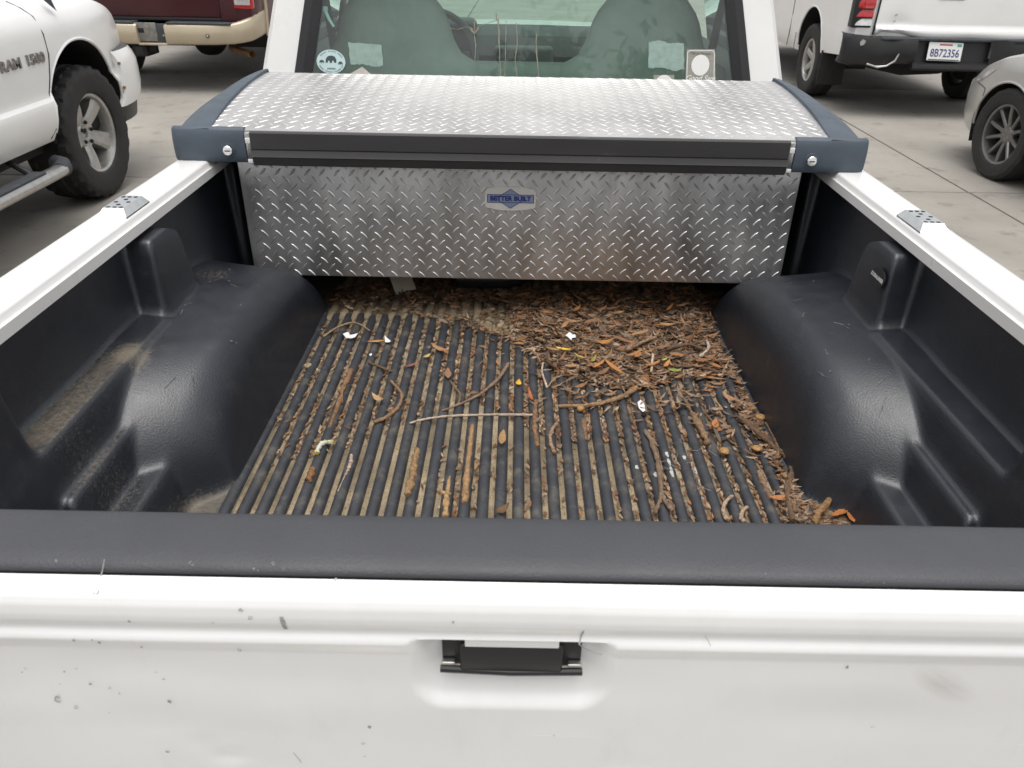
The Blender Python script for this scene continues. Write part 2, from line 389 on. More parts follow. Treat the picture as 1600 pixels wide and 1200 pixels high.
# rear bumper, underside, front bulkhead of the bed
b = MB(); b.box(XC - .80, XC + .80, .33, .46, .43, .56, .02); b.obj('rear_bumper', 'steel', truck)
b = MB(); b.box(XC - .76, XC + .76, .52, 2.42, .36, .55, .02); b.obj('chassis', 'dark', truck)
b = MB(); b.box(XC - .745, XC + .745, 2.335, 2.37, .55, .975, .006); b.obj('bed_bulkhead', 'white', truck)

# tailgate: pressed panel with shoulder, crease and handle recess
xs = np.unique(np.round(np.concatenate([np.arange(-.675, .7051, .008), np.arange(-.10, .125, .003)]), 4)); zs = np.concatenate([np.arange(.50, .80, .01), np.arange(.80, .9791, .0022)])
X, Z = np.meshgrid(xs, zs)
zk = np.array([.50, .60, .75, .88, .908, .9155, .922, .927, .931, .936, .943, .950, .960, .968, .974, .979])
yk = np.array([.462, .456, .450, .4480, .4478, .4462, .4445, .4462, .4490, .4488, .4462, .4460, .4473, .4505, .4560, .4650])
Y = np.interp(Z, zk, yk)
hx = .004
ax = np.abs(X - hx)
cr = .030
dx_ = np.maximum(ax - (.089 - cr), 0); dz_ = np.maximum((.838 + cr) - Z, 0)
inside = cr - np.sqrt(dx_ ** 2 + dz_ ** 2)
inside = np.where(Z > .838 + cr, .089 - ax, inside)
dzt = np.maximum(Z - (.932 - .018), 0); it = .018 - np.sqrt(np.maximum(ax - (.089 - .018), 0) ** 2 + dzt ** 2)
inside = np.where(Z > .932 - .018, np.minimum(it, .089 - ax), inside)
zbt = .835 + .026 * (np.clip((ax - .056) / .033, 0, 1)) ** 2
m_ = sstep((.091 - ax) / .030) * sstep((Z - zbt) / .018) * np.where(Z > .9, sstep((.9285 - Z) / .008), 1)
depth = np.interp(Z, [.834, .884, .93], [0.0035, .0165, .0165])
Y = Y + depth * m_
for (u, v, am, sx, sz) in ((320, 1165, .0042, .012, .0045), (356, 1186, .0060, .014, .006), (372, 1196, -.0020, .010, .008), (240, 1120, .0015, .05, .03), (1330, 1120, .0014, .08, .03), (205, 1035, .0012, .06, .02), (450, 1150, -.0012, .03, .05), (40, 1050, .002, .06, .05), (970, 1195, .0015, .02, .01)):
    c = at(u, v, y=.449); Y += am * np.exp(-((X - c[0]) / sx) ** 2 - ((Z - c[2]) / sz) ** 2)
n1 = vnoise(X.shape, (5, 9), NR); Y += (n1 - .5) * .0016 * sstep((.92 - Z) / .05)
P = np.stack([X, Y, Z], -1)
b = MB(); b.grid(P)
# inner skin
b.add([(xs[0], .462, .50), (xs[-1], .462, .50), (xs[-1], .535, .50), (xs[0], .535, .50), (xs[-1], .535, .972), (xs[0], .535, .972)], [(0, 1, 2, 3), (3, 2, 4, 5)])
b.add([(xs[0], .448, .5), (xs[0], .535, .5), (xs[0], .535, .972), (xs[0], .448, .972), (xs[-1], .448, .5), (xs[-1], .535, .5), (xs[-1], .535, .972), (xs[-1], .448, .972)], [(0, 1, 2, 3), (4, 7, 6, 5)])
tailgate = b.obj('tailgate', 'tailgate', truck, smooth=40, recalc=False)
# chips and scratches in the paint
b = MB(); rr = random.Random(3)
def tg_y(x, z): return float(np.interp(z, zk, yk)) - .0006
chips = [(287, 904, 6), (390, 914, 5), (376, 953, 5), (392, 963, 4), (443, 970, 7), (333, 972, 4), (374, 1015, 4), (157, 1001, 4), (118, 997, 3), (222, 1010, 4), (146, 996, 3), (40, 1045, 4), (90, 1095, 8),
         (118, 1107, 6), (120, 1045, 4), (34, 1051, 3), (100, 1050, 3), (140, 1070, 3), (171, 1076, 4), (243, 1050, 4), (264, 1098, 4), (260, 1178, 4), (577, 1138, 4), (567, 1165, 5), (570, 1185, 4), (549, 1120, 2), (518, 928, 2),
         (418, 905, 4), (434, 912, 4), (145, 932, 6), (70, 900, 2), (203, 969, 3), (708, 970, 3), (255, 1062, 3), (93, 1070, 2), (170, 1115, 2), (186, 1085, 2), (1324, 1043, 3), (1395, 936, 2), (1364, 1138, 4), (866, 1152, 2), (1205, 921, 2)]
for (u, v, r) in chips:
    c = at(u, v, y=.447); q = r * .00042 * rr.uniform(.7, 1.1); el = rr.uniform(.6, 1.6); n = 9
    ring = [(q * (1 + rr.uniform(-.35, .35)) * math.cos(w), q * el * (1 + rr.uniform(-.35, .35)) * math.sin(w)) for w in np.linspace(0, 2 * math.pi, n + 1)[:-1]]
    inner = .55 if r >= 4 and rr.random() < .7 else 0
    o = [(c[0] + a, tg_y(0, c[2] + d), c[2] + d) for a, d in ring]
    if inner:
        i_ = [(c[0] + a * .62, tg_y(0, c[2] + d * .62), c[2] + d * .62) for a, d in ring]
        b.add(o + i_, [(k, (k + 1) % n, (k + 1) % n + n, k + n) for k in range(n) if rr.random() < .75])
    else: b.add(o, [tuple(range(n))])
for (u0, v0, u1, v1, w) in ((912, 985, 905, 1005, .0007), (905, 1005, 941, 1022, .0004), (147, 898, 143, 922, .0005), (440, 962, 446, 985, .0016), (423, 1135, 470, 1195, .0004), (640, 1108, 655, 1130, .0002), (1110, 1008, 1102, 995, .0002)):
    p, q = at(u0, v0, y=.447), at(u1, v1, y=.447); d = np.array([q[2] - p[2], -(q[0] - p[0])]); d = d / np.linalg.norm(d) * w
    k = 6; L = []
    for t in np.linspace(0, 1, k): c = p + (q - p) * t; L.append((c[0] + d[0], tg_y(0, c[2]), c[2] + d[1])); L.append((c[0] - d[0], tg_y(0, c[2]), c[2] - d[1]))
    b.add(L, [(2 * i, 2 * i + 1, 2 * i + 3, 2 * i + 2) for i in range(k - 1)])
tag(b.obj('paint_chips', 'chip', tailgate, smooth=0, recalc=False), kind='stuff')
# handle: pocket, paddle, hinge rod, pivot tabs
b = MB(); b.box(hx - .0605, hx + .0605, .4590, .4640, .884, .9175); b.obj('handle_pocket', 'black', tailgate, smooth=0)
b = MB(); b.box(hx - .0445, hx + .0440, .4500, .4585, .8845, .9175, .0025); hnd = b.obj('handle', 'black', tailgate)
b = MB(); b.tube([(hx - .0620, .4530, .8845), (hx, .4515, .8832), (hx + .0620, .4530, .8835)], .0034, 8); b.obj('hinge_rod', 'black', hnd)
for sx in (-1, 1):
    b = MB(); b.box(hx + sx * .055 - .006, hx + sx * .055 + .006, .4525, .4585, .8885, .8925, .001); b.obj('pivot_tab', 'steel', hnd)
b = MB(); b.box(hx - .040, hx + .040, .4490, .4520, .9168, .9330, .0009); b.obj('handle_lip', 'tailgate', hnd)
# black plastic cap along the top of the tailgate
cp = [(.4690, .9700), (.4660, .9775), (.4652, .9800), (.4668, .9836), (.4730, .9866), (.485, .9882), (.505, .9885), (.522, .9880), (.533, .9862), (.5395, .9820), (.5415, .975), (.5405, .960)]
b = MB()
xs2 = np.linspace(-.678, .708, 60)
P = np.array([[(x, y, z) for (y, z) in cp] for x in xs2]); b.grid(P)
b.add([(xs2[0], y, z) for y, z in cp] + [(xs2[-1], y, z) for y, z in cp], [tuple(range(len(cp))), tuple(range(2 * len(cp) - 1, len(cp) - 1, -1))])
b.obj('tailgate_cap', 'cap', tailgate, smooth=50)

# ------------------------------------------------------------------ bed liner
def q_(t, p=2.2): t = np.clip(t, 0, 1); return np.power(np.clip(1 - np.power(1 - t, p), 0, 1), 1 / p)
def lin(t): return np.clip(t, 0, 1)
gx = np.concatenate([[.488, .494], np.arange(.50, .745, .0035)]); gy = np.arange(.545, 2.335, .006)
GY, GX = np.meshgrid(gy, gx, indexing='ij')
def liner_height(X, Y):
    H = .194 + .028 * np.clip((X - .52) / .2, 0, 1)
    h = H * q_((X - .503) / .078, 2.5) * q_((Y - .975 - .105 * np.clip((.67 - X) / .16, 0, 1) ** 1.4) / .25, 2.2) * q_((1.850 - Y) / .40, 2.2)
    def mx(h, f): 
        k = .012; d = np.clip((h - f) / k, -1, 1)                         # soft maximum
        return np.where(f < .004, h, np.where(d >= 1, h, np.where(d <= -1, f, (h + f) / 2 + (h - f) * d / 2 + k * (1 - d * d) / 4 * 1.0)))
    ramp = lambda a, w: lin((X - a) / w)
    band = lambda a, c, w: lin((Y - a) / w + .5) * lin((c - Y) / w + .5)
    h0 = h
    h = mx(h, .085 * sstep(ramp(.560, .028)) * sstep(band(.80, 1.06, .030)))           # low plateau near the tailgate
    h = mx(h, .150 * sstep(ramp(.622, .016)) * sstep(band(.84, 1.12, .022)))           # small step
    h = mx(h, .222 * sstep(ramp(.648, .020)) * sstep(band(.60, 1.34, .06)))             # dusty shelf
    h = mx(h, .10 * sstep(ramp(.60, .03)) * sstep(band(2.0, 2.4, .06)))
    h = mx(h, .40 * sstep(ramp(.664, .022)) * sstep(band(.700, .862, .020)))            # pillar near the tailgate
    h = mx(h, (.360 - .03 * lin((Y - 1.42) / .07)) * sstep(ramp(.668, .014)) * sstep(band(1.325, 1.485, .030)))          # pillar beside the wheel housing
    h = mx(h, .40 * sstep(ramp(.690, .020)) * sstep(band(1.88, 2.02, .04)))
    h = np.maximum(h, .40 * np.power(lin((X - .712) / .030), 1.0) + 0)                   # side wall
    return h
HH = liner_height(GX, GY)
for it in range(4):                                                                      # round the moulded edges
    K = HH.copy(); K[1:-1, 1:-1] = (HH[1:-1, 1:-1] * 4 + HH[:-2, 1:-1] + HH[2:, 1:-1] + HH[1:-1, :-2] + HH[1:-1, 2:]) / 8; HH = K
HH = np.minimum(HH, .366)
liner = None
dv = []
b = MB()
for sgn in (-1, 1):
    P = np.stack([XC + sgn * GX, GY, FZ + .0015 + HH], -1)
    b.grid(P if sgn > 0 else P[:, ::-1])
    # where grime has settled
    d = np.zeros_like(HH)
    slope = np.abs(np.gradient(HH, axis=1)) / .0035
    flat = sstep((1.0 - slope) / .8)
    if sgn < 0:
        d += .50 * np.exp(-((GX - .70) / .055) ** 2) * sstep((GY - .80) / .12) * sstep((1.32 - GY) / .25) * (.35 + .65 * flat)
        d += .45 * np.exp(-((GX - .675) / .03) ** 2 - ((GY - 1.17) / .04) ** 2)
        d += .34 * sstep((GX - .60) / .06) * sstep((GY - 1.45) / .1) * sstep((1.75 - GY) / .2) * flat
        d += .25 * np.exp(-((GX - .62) / .07) ** 2 - ((GY - .93) / .12) ** 2)
        d += .33 * sstep((.80 - GY) / .05) * sstep((GX - .64) / .02)
        d += .17 * np.exp(-((GX - .58) / .08) ** 2 - ((GY - 1.3) / .4) ** 2)
    else:
        d += .18 * np.exp(-((GX - .59) / .03) ** 2 - ((GY - .92) / .05) ** 2) + .10 * flat * sstep((GX - .6) / .1)
    edge = np.exp(-np.maximum(HH - .002, 0) / .018) * sstep((GX - .46) / .05)
    d += .46 * edge * (1.0 if sgn < 0 else .8)
    d += .06
    d = np.where(GX < .499, .75, d)
    dv.append((d if sgn > 0 else d[:, ::-1]).ravel())
nside = len(b.v)
b.box(XC - .735, XC + .735, 2.318, 2.333, FZ, .96, .003)
dust = np.concatenate(dv + [np.full(len(b.v) - nside, .2)])
liner = b.obj('bed_liner', 'liner', truck, smooth=70, attrs={'dust': ('FLOAT', dust)}, recalc=True)
tag(liner, 'black moulded plastic bed liner with wheel housings')
b = MB(); b.add([(XC - .52, .535, FZ), (XC + .52, .535, FZ), (XC + .52, 2.33, FZ), (XC - .52, 2.33, FZ)], [(0, 1, 2, 3)])
b.obj('floor_pan', 'silt', liner, smooth=0)
# floor ribs: long ones towards the tailgate, a second set half a pitch over under the tool box
rp = [(-.0107, 0), (-.0098, .0048), (-.0077, .0090), (-.0033, .0112), (0, .0117), (.0033, .0112), (.0077, .0090), (.0098, .0048), (.0107, 0)]
def rib_mesh(L):
    b = MB(); st = [(0, 0.0, .55), (.003, .75, .85), (.010, 1, 1), (L - .014, 1, 1), (L - .004, .75, .85), (L, 0.0, .55)]
    P = np.array([[(x * w, y, z * k) for x, z in rp] for (y, k, w) in st]); b.grid(P); return b
rib0 = rib_mesh(1.22).obj('rib', 'rib', liner, smooth=60); rib0m = rib0.data
ribf = rib_mesh(.52); ribf = ribf.obj('rib', 'silt', liner, smooth=60)
NRIB = 33
for i in range(NRIB):
    x = XC - .5 + i * .03125
    o = rib0 if i == 0 else rib0.copy()
    if i: COL.objects.link(o)
    end = 1.80 - .10 * math.exp(-((x) / .17) ** 2) + RNG.uniform(-.008, .008)
    o.location = (x, .55, FZ + .0004); o.scale = (1, (end - .55) / 1.22, 1)
    o.matrix_parent_inverse = wmat(liner).inverted(); o.parent = liner
for i in range(NRIB - 1):
    x = XC - .5 + (i + .5) * .03125
    o = ribf if i == 0 else ribf.copy()
    if i: COL.objects.link(o)
    st = 1.775 - .07 * math.exp(-((x) / .19) ** 2) + RNG.uniform(-.01, .01)
    o.location = (x, st, FZ + .0004); o.scale = (1, (2.30 - st) / .52, .8)
    o.matrix_parent_inverse = wmat(liner).inverted(); o.parent = liner
# fine scratches and pale specks in the plastic
def liner_z(X, Y):
    i = int(np.clip(np.searchsorted(gy, Y), 1, len(gy) - 1)); j = int(np.clip(np.searchsorted(gx, X), 1, len(gx) - 1))
    return FZ + .0015 + max(HH[i, j], HH[i - 1, j], HH[i, j - 1], HH[i - 1, j - 1]) + .0006
b = MB(); rs = random.Random(12)
for k in range(30):
    sgn = rs.choice((-1, 1)); X0 = rs.uniform(.54, .66); Y0 = rs.uniform(1.08, 1.72); a = rs.uniform(0, math.pi); L = rs.choice((.003, .004, .012, .02, .03)); w = .0005 if L > .008 else .0012
    pts = [(X0 + L * t * math.cos(a) + .002 * t * t, Y0 + L * t * math.sin(a)) for t in np.linspace(-.5, .5, 5)]
    V = []
    for X_, Y_ in pts:
        for q in (-1, 1):
            xx, yy = X_ - q * w * math.sin(a), Y_ + q * w * math.cos(a); V.append((XC + sgn * xx, yy, liner_z(xx, yy)))
    b.add(V, [(2 * i, 2 * i + 1, 2 * i + 3, 2 * i + 2) for i in range(4)])
tag(b.obj('scratches', mat('scuffed_plastic', (.15, .147, .143), .6, var=.4, vscale=200), liner, smooth=0, recalc=False), kind='stuff')
# liner maker's oval badge on the right pillar
c = at(1372, 434, x=XC + .673)
ex = Vector((0, -1, 0)); ez = Vector((-.985, 0, .17)).normalized(); ey = ez.cross(ex)
bo = Vector(c) + ez * .002
b = MB(); b.poly([bo + ex * .030 * math.cos(w) + ey * .019 * math.sin(w) for w in np.linspace(0, 2 * math.pi, 25)[:-1]], .0012, -ez)
bd = b.obj('liner_badge', 'black', liner, smooth=0)
text_mb('DURALINER', .0098, frame(bo + ez * .0006 + ey * .0005, ex, ey, ez), bold=.0002).obj('badge_lettering', 'stickerwhite', bd, smooth=0, recalc=False)
# screw head in the floor
c = at(712, 660, z=FZ + .006)
b = MB(); b.lathe([(.0, .0001), (.0, .0085), (.0035, .0078), (.0045, .005), (.0045, .0001)], 20, 'z', (c[0], c[1], FZ + .0015)); sc_ = b.obj('screw_head', 'steel', liner)

# ------------------------------------------------------------------ cab
LEAN = .22
def yw(z): return 2.50 + LEAN * (z - 1.05) if z > 1.0 else 2.489 + .0 * z
out_r = [(0, 1.605), (.30, 1.60), (.50, 1.590), (.60, 1.570), (.655, 1.530), (.70, 1.45), (.752, 1.27), (.805, 1.06), (.822, .985), (.838, .84), (.838, .62), (.82, .50), (0, .50)]
outline = out_r + [(-x, z) for x, z in reversed(out_r[1:-1])]
def rrect(hb, ht, z0, z1, r, n=7):
    """rounded trapezoid, clockwise from top centre"""
    pts = [(0, z1)]
    cs = [(ht, z1, 90, 0), (hb, z0, 0, -90)]
    for (hx_, z, a0, a1) in cs:
        cz = z - r if z == z1 else z + r
        for a in np.linspace(a0, a1, n): pts.append((hx_ - r + r * math.cos(math.radians(a)), cz + r * math.sin(math.radians(a))))
    pts.append((0, z0))
    return pts + [(-x, z) for x, z in reversed(pts[1:-1])]
def polar(poly, angs, c=(0, 1.22)):
    res = []
    for a in angs:
        d = np.array([math.sin(a), math.cos(a)]); best = None
        for i in range(len(poly)):
            p = np.array(poly[i]) - c; q = np.array(poly[(i + 1) % len(poly)]) - c; e = q - p
            den = d[0] * e[1] - d[1] * e[0]
            if abs(den) < 1e-9: continue
            t = (p[0] * e[1] - p[1] * e[0]) / den; s = (p[0] * d[1] - p[1] * d[0]) / den
            if t > 0 and -1e-6 <= s <= 1 + 1e-6 and (best is None or t > best): best = t
        res.append((c[0] + d[0] * best, c[1] + d[1] * best))
    return res
angs = np.linspace(0, 2 * math.pi, 145)[:-1]
o_out = polar(outline, angs); o_in = polar([(x * .965, 1.22 + (z - 1.22) * .975) for x, z in outline], angs)
s_out = polar(rrect(.712, .600, .945, 1.545, .05), angs); s_in = polar(rrect(.652, .556, .990, 1.505, .04), angs)
def ring(pl, dy): return [(XC + x, yw(z) + dy, z) for x, z in pl]
def rings(b, A, B): 
    n = len(A); b.add(A + B, [(i, (i + 1) % n, (i + 1) % n + n, i + n) for i in range(n)])
b = MB(); rings(b, ring(o_out, .16), ring(o_out, .035)); rings(b, ring(o_out, .035), ring([((x * .4 + p * .6), (z * .4 + r_ * .6)) for (x, z), (p, r_) in zip(o_out, o_in)], .008)); rings(b, ring([((x * .4 + p * .6), (z * .4 + r_ * .6)) for (x, z), (p, r_) in zip(o_out, o_in)], .008), ring(s_out, 0)); rings(b, ring(s_out, 0), ring(s_out, .05))
cab = b.obj('cab', 'white', truck, smooth=60)
b = MB(); rings(b, ring(s_out, -.004), ring([(x * .5 + p * .5, z * .5 + r_ * .5) for (x, z), (p, r_) in zip(s_out, s_in)], -.012)); rings(b, ring([(x * .5 + p * .5, z * .5 + r_ * .5) for (x, z), (p, r_) in zip(s_out, s_in)], -.012), ring(s_in, -.002)); rings(b, ring(s_out, -.004), ring(s_out, .02)); rings(b, ring(s_in, -.002), ring(s_in, .03))
rw = b.obj('rear_window_seal', 'seal', cab, smooth=40)
# black painted border of the glass
b = MB(); b.add(ring(s_in, .004), [tuple(range(len(s_in)))]); rglass = b.obj('rear_window', 'glass', cab, smooth=0)
# roof, doors, side glass, windscreen, bonnet
def strip(pts, y0, y1, n=2):
    return np.array([[(XC + x, (yw(z) + .155 if y0 is None else y0) + ((y1 - (yw(z) + .155 if y0 is None else y0)) * t), z) for x, z in pts] for t in np.linspace(0, 1, n)])
roofp = [(-x, z) for x, z in reversed(out_r[1:5])] + out_r[:5]
b = MB(); b.grid(strip(roofp, None, 3.52)); b.obj('roof', 'white', cab)
for sg in (-1, 1):
    b = MB(); b.grid(strip([(sg * .80, 1.06), (sg * .822, .985), (sg * .838, .84), (sg * .838, .62), (sg * .82, .50)], None, 4.25)); dr = b.obj('door', 'white', cab)
    b = MB(); b.grid(strip([(sg * .655, 1.53), (sg * .70, 1.45), (sg * .752, 1.27), (sg * .80, 1.06)], None, 3.62)); b.obj('side_window', 'glass_side', cab)
    b = MB(); b.tube([(XC + sg * .78, 4.22, 1.03), (XC + sg * .66, 3.55, 1.54)], .035, 8); b.obj('windscreen_pillar', 'white', cab)
    b = MB(); b.grid(strip([(sg * .62, 1.53), (sg * .70, 1.28), (sg * .74, 1.04), (sg * .74, .6)], 2.70, 2.88)); b.obj('interior_pillar_trim', 'trimgrey', cab)
    b = MB(); b.box(XC + sg * .70 - .02, XC + sg * .70 + .02, 2.9, 4.1, .6, 1.03, .01); b.obj('door_card', 'trimgrey', cab)
    b = MB(); b.tube([(XC + sg * .655, 2.76, 1.42), (XC + sg * .63, 2.78, 1.1), (XC + sg * .60, 2.85, .8)], .02, 6, flat=.2); b.obj('seat_belt', 'dash', cab)
b = MB(); b.add([(XC - .74, 4.2, 1.05), (XC + .74, 4.2, 1.05), (XC + .62, 3.54, 1.555), (XC - .62, 3.54, 1.555)], [(0, 1, 2, 3)]); b.obj('windscreen', 'glass_side', cab, smooth=0)
P = np.array([[(XC + x * w, y, z - .05 * abs(x) ** 3) for x in np.linspace(-1, 1, 13)] for y, w, z in ((4.2, .78, 1.05), (4.5, .78, 1.04), (4.9, .77, 1.01), (5.2, .74, .96), (5.32, .70, .88), (5.36, .68, .70), (5.36, .68, .45))])
b = MB(); b.grid(P); b.obj('bonnet', 'white', truck)
for sg in (-1, 1):
    b = MB(); b.grid(np.array([[(XC + sg * x, y, z) for z, x in ((.5, .83), (.75, .845), (.95, .80), (1.0, .77))] for y in np.linspace(4.25, 5.3, 4)])); b.obj('fender', 'white', truck)
b = MB(); b.box(XC - .8, XC + .8, 2.52, 5.25, .40, .52, .02); b.obj('cab_floor', 'dark', truck)
# seats
def seat(cx, seed):
    b = MB(); zz = [.55, .75, .92, 1.03, 1.058, 1.075, 1.09, 1.13, 1.165, 1.195, 1.225, 1.255, 1.28, 1.297, 1.308, 1.312]
    hw = [.27, .28, .285, .290, .280, .245, .220, .197, .186, .176, .160, .135, .105, .072, .04, .012]
    th = [.07, .075, .075, .07, .069, .068, .067, .066, .064, .062, .058, .053, .046, .037, .026, .010]
    n = 28; P = []
    for z, h, t in zip(zz, hw, th):
        row = []
        for k in range(n + 1):
            w = 2 * math.pi * k / n; c_, s_ = math.cos(w), math.sin(w)
            row.append((cx + h * math.copysign(abs(c_) ** .55, c_), 2.79 + .10 * (1.1 - z) * -1 * .6 + t * math.copysign(abs(s_) ** .8, s_), z))
        P.append(row)
    b.grid(np.array(P)); return b.obj('seat', 'seat', cab, smooth=60)
seat(XC - .425, 1); seat(XC + .405, 2)
b = MB(); b.box(XC - .64, XC + .64, 2.72, 3.2, .62, .86, .05); b.obj('seat_cushion', 'seat', cab)
b = MB(); b.box(XC - .20, XC + .18, 2.76, 2.86, .62, 1.062, .03); b.obj('centre_backrest', 'seat', cab)
# dashboard with binnacle, radio and centre stack, steering wheel
b = MB(); b.prism([(3.72, .62), (3.62, .80), (3.60, .98), (3.66, 1.055), (3.80, 1.085), (4.18, 1.05), (4.18, .62)], XC - .70, XC + .70, 'x'); ds = b.obj('dashboard', 'dash', cab, smooth=30)
b = MB(); b.box(XC - .55, XC - .20, 3.57, 3.80, 1.0, 1.115, .03); b.obj('instrument_hood', 'dash', ds)
b = MB(); b.box(XC - .12, XC + .14, 3.585, 3.66, .80, 1.02, .02); b.obj('centre_stack', 'trimgrey', ds)
b = MB(); b.lathe([(.012 * math.sin(w), .19 + .014 * math.cos(w)) for w in np.linspace(0, 2 * math.pi, 9)], 40, 'y')
Rw = Matrix.Translation((XC - .38, 3.42, .99)) @ Matrix.Rotation(math.radians(-25), 4, 'X')
b.v = [tuple(Rw @ Vector(p)) for p in b.v]
st = b.obj('steering_wheel', 'trimgrey', cab)
b = MB(); b.box(-.17, .17, -.01, .012, -.03, .03, .008); b.box(-.05, .05, -.012, .03, -.06, .06, .01); b.v = [tuple(Rw @ Vector(p)) for p in b.v]; b.obj('wheel_hub', 'dash', st)

# stickers, residue and dried drips on the rear window
WN = np.array([0, 1.0, -LEAN]); WP = np.array([0, 2.5, 1.05])
def onwin(u, v, off=.003):
    d = cF + (u - 800) / FPX * cR - (v - 600) / FPX * cU
    t = np.dot(WN, WP - cC) / np.dot(WN, d)
    return Vector(cC + t * d) - Vector(WN).normalized() * off
wex, wey = Vector((1, 0, 0)), Vector((0, LEAN, 1)).normalized(); wez = -Vector(WN).normalized()
def ell(c, rx, ry, off, n=28): return [c + wex * rx * math.cos(w) + wey * ry * math.sin(w) + wez * off for w in np.linspace(0, 2 * math.pi, n + 1)[:-1]]
def blob(c, pts, off): return [c + wex * a + wey * d + wez * off for a, d in pts]
W0 = .0
c = onwin(517.5, 96.5, W0)
K = (onwin(617, 96, W0) - onwin(517, 96, W0)).length / 100.0          # metres per photograph pixel on the glass
b = MB(); b.add(ell(c, 22.5 * K, 17.5 * K, .002), [tuple(range(28))]); s1 = b.obj('oval_sticker', 'sticker', rglass, smooth=0)
b = MB()
for (px, py, s_) in ((-14.5, 0, .42), (0, 3, 1), (14.5, -2, .42)):      # three standing bears
    o_ = blob(c, [((px + a * s_) * K, (py + d * s_) * K) for a, d in ((-8.5, -4.5), (-8, 1), (-4.5, 5), (1, 6), (6, 4.5), (8.5, 0), (8.2, -4.5), (5.2, -4.5), (4.2, -1.5), (2, -1.2), (1.2, -4.8), (-2, -4.8), (-2.2, -1.8), (-4.8, -1.5), (-5.2, -4.5))], .0025)
    b.add(o_, [tuple(range(len(o_)))])
for r_, n_, a0, a1 in ((.86, 20, 25, 155), (.86, 22, 200, 340)):          # ring of lettering too small to read
    for k in range(n_):
        if k % 7 == 5: continue
        w = math.radians(a0 + (a1 - a0) * (k + .5) / n_); p = c + wex * 22.5 * K * r_ * math.cos(w) + wey * 17.5 * K * r_ * math.sin(w) + wez * .0025
        t_ = Vector(wex * -math.sin(w) + wey * math.cos(w)); r__ = Vector(wex * math.cos(w) + wey * math.sin(w))
        h_ = K * 1.0
        b.add([p - t_ * h_ * .6 - r__ * h_, p - t_ * h_ * .1 - r__ * h_, p + t_ * h_ * .1 + r__ * h_, p - t_ * h_ * .5 + r__ * h_], [(0, 1, 2, 3)])
        b.add([p + t_ * h_ * .2 - r__ * h_, p + t_ * h_ * .6 - r__ * h_, p + t_ * h_ * .6 + r__ * h_ * .6, p + t_ * h_ * .3 + r__ * h_ * .3], [(0, 1, 2, 3)])
for k in range(6):
    p = c + wex * (k - 2.5) * 2.2 * K - wey * 10 * K + wez * .0025; b.add([p + wex * a * K + wey * d * K for a, d in ((-.8, -1.1), (.8, -1.1), (.6, 1.1), (-.7, 1.0))], [(0, 1, 2, 3)])
b.obj('sticker_print', 'print', s1, smooth=0, recalc=False)
def tear(name, m, pts, jag=1.2, seed=1, off=.0018, jn=6):
    r_ = random.Random(seed); res = []
    for i in range(len(pts)):
        p, q = pts[i], pts[(i + 1) % len(pts)]
        for k in range(jn):
            t = k / jn; res.append((p[0] + (q[0] - p[0]) * t + (r_.uniform(-jag, jag) if k else 0), p[1] + (q[1] - p[1]) * t + (r_.uniform(-jag, jag) if k else 0)))
    b = MB(); L = [onwin(u, v, off) for u, v in res]; b.add(L, [tuple(range(len(L)))]); return b.obj(name, m, rglass, smooth=0)
tear('sticker_residue', 'residue', [(544, 66), (596, 70), (599, 103), (587, 105), (567, 100), (548, 101)], 1.0, 2)
tear('sticker_residue', 'residue', [(1013, 66), (1030, 63), (1048, 68), (1068, 67), (1069, 108), (1055, 111), (1036, 106), (1013, 106)], 1.0, 3)
tear('corner_sticker', 'stickerbeige', [(566, 104.5), (585, 120), (585, 140), (540, 140), (540, 119.5)], .2, 4)
sq = tear('square_sticker', 'stickergrey', [(1021, 117), (1053, 117), (1053, 140), (1021, 140)], .2, 5)
cc = onwin(1037, 132, W0); b = MB(); b.add(ell(cc, 14 * K, 14 * K, .0024), [tuple(range(28))]); b.obj('sticker_disc', 'stickerwhite', sq, smooth=0)
# club sticker: taupe card, pale outline, white disc, words
gs = tear('club_sticker', 'stickergrey', [(1073, 77), (1117, 77), (1118, 138), (1070, 138)], .15, 6)
def line(b, pts, w, off):
    L = []
    for i, p in enumerate(pts):
        t = (pts[min(i + 1, len(pts) - 1)] - pts[max(0, i - 1)]).normalized(); s_ = t.cross(wez).normalized() * w
        L += [p + s_ + wez * off, p - s_ + wez * off]
    b.add(L, [(2 * i, 2 * i + 1, 2 * i + 3, 2 * i + 2) for i in range(len(pts) - 1)])
b = MB(); line(b, [onwin(u, v, W0) for u, v in ((1072.5, 135), (1074, 83), (1075, 80.5), (1078, 79.3), (1112, 79.3), (1115, 80.5), (1116, 83), (1115, 135))], .0011, .0026); b.obj('sticker_outline', 'stickerwhite', gs, smooth=0, recalc=False)
cc = onwin(1094, 102, W0); b = MB(); b.add(ell(cc, 14 * K, 15.2 * K, .0026), [tuple(range(28))]); b.obj('sticker_disc', 'stickerwhite', gs, smooth=0)
text_mb('Official Member', .0098, frame(onwin(1094.5, 84, W0) + wez * .0028, wex, wey, wez), shear=.2).obj('sticker_lettering', 'print', gs, smooth=0, recalc=False)
text_mb('Good Sam', .021, frame(onwin(1093.5, 122.5, W0) + wez * .0028, wex, wey, wez), shear=.35, bold=.0003).obj('sticker_lettering', 'stickerwhite', gs, smooth=0, recalc=False)
# white clip-on tool hanging by the seal
b = MB(); L = [onwin(u, v, -.03) for u, v in ((503, 12), (510, 27), (518, 40))]; b.tube(L, [.006, .005, .004], 6); b.box(L[0].x - .008, L[0].x + .010, L[0].y - .004, L[0].y + .004, L[0].z - .006, L[0].z + .008, .002); b.obj('ice_scraper', 'sticker', cab)
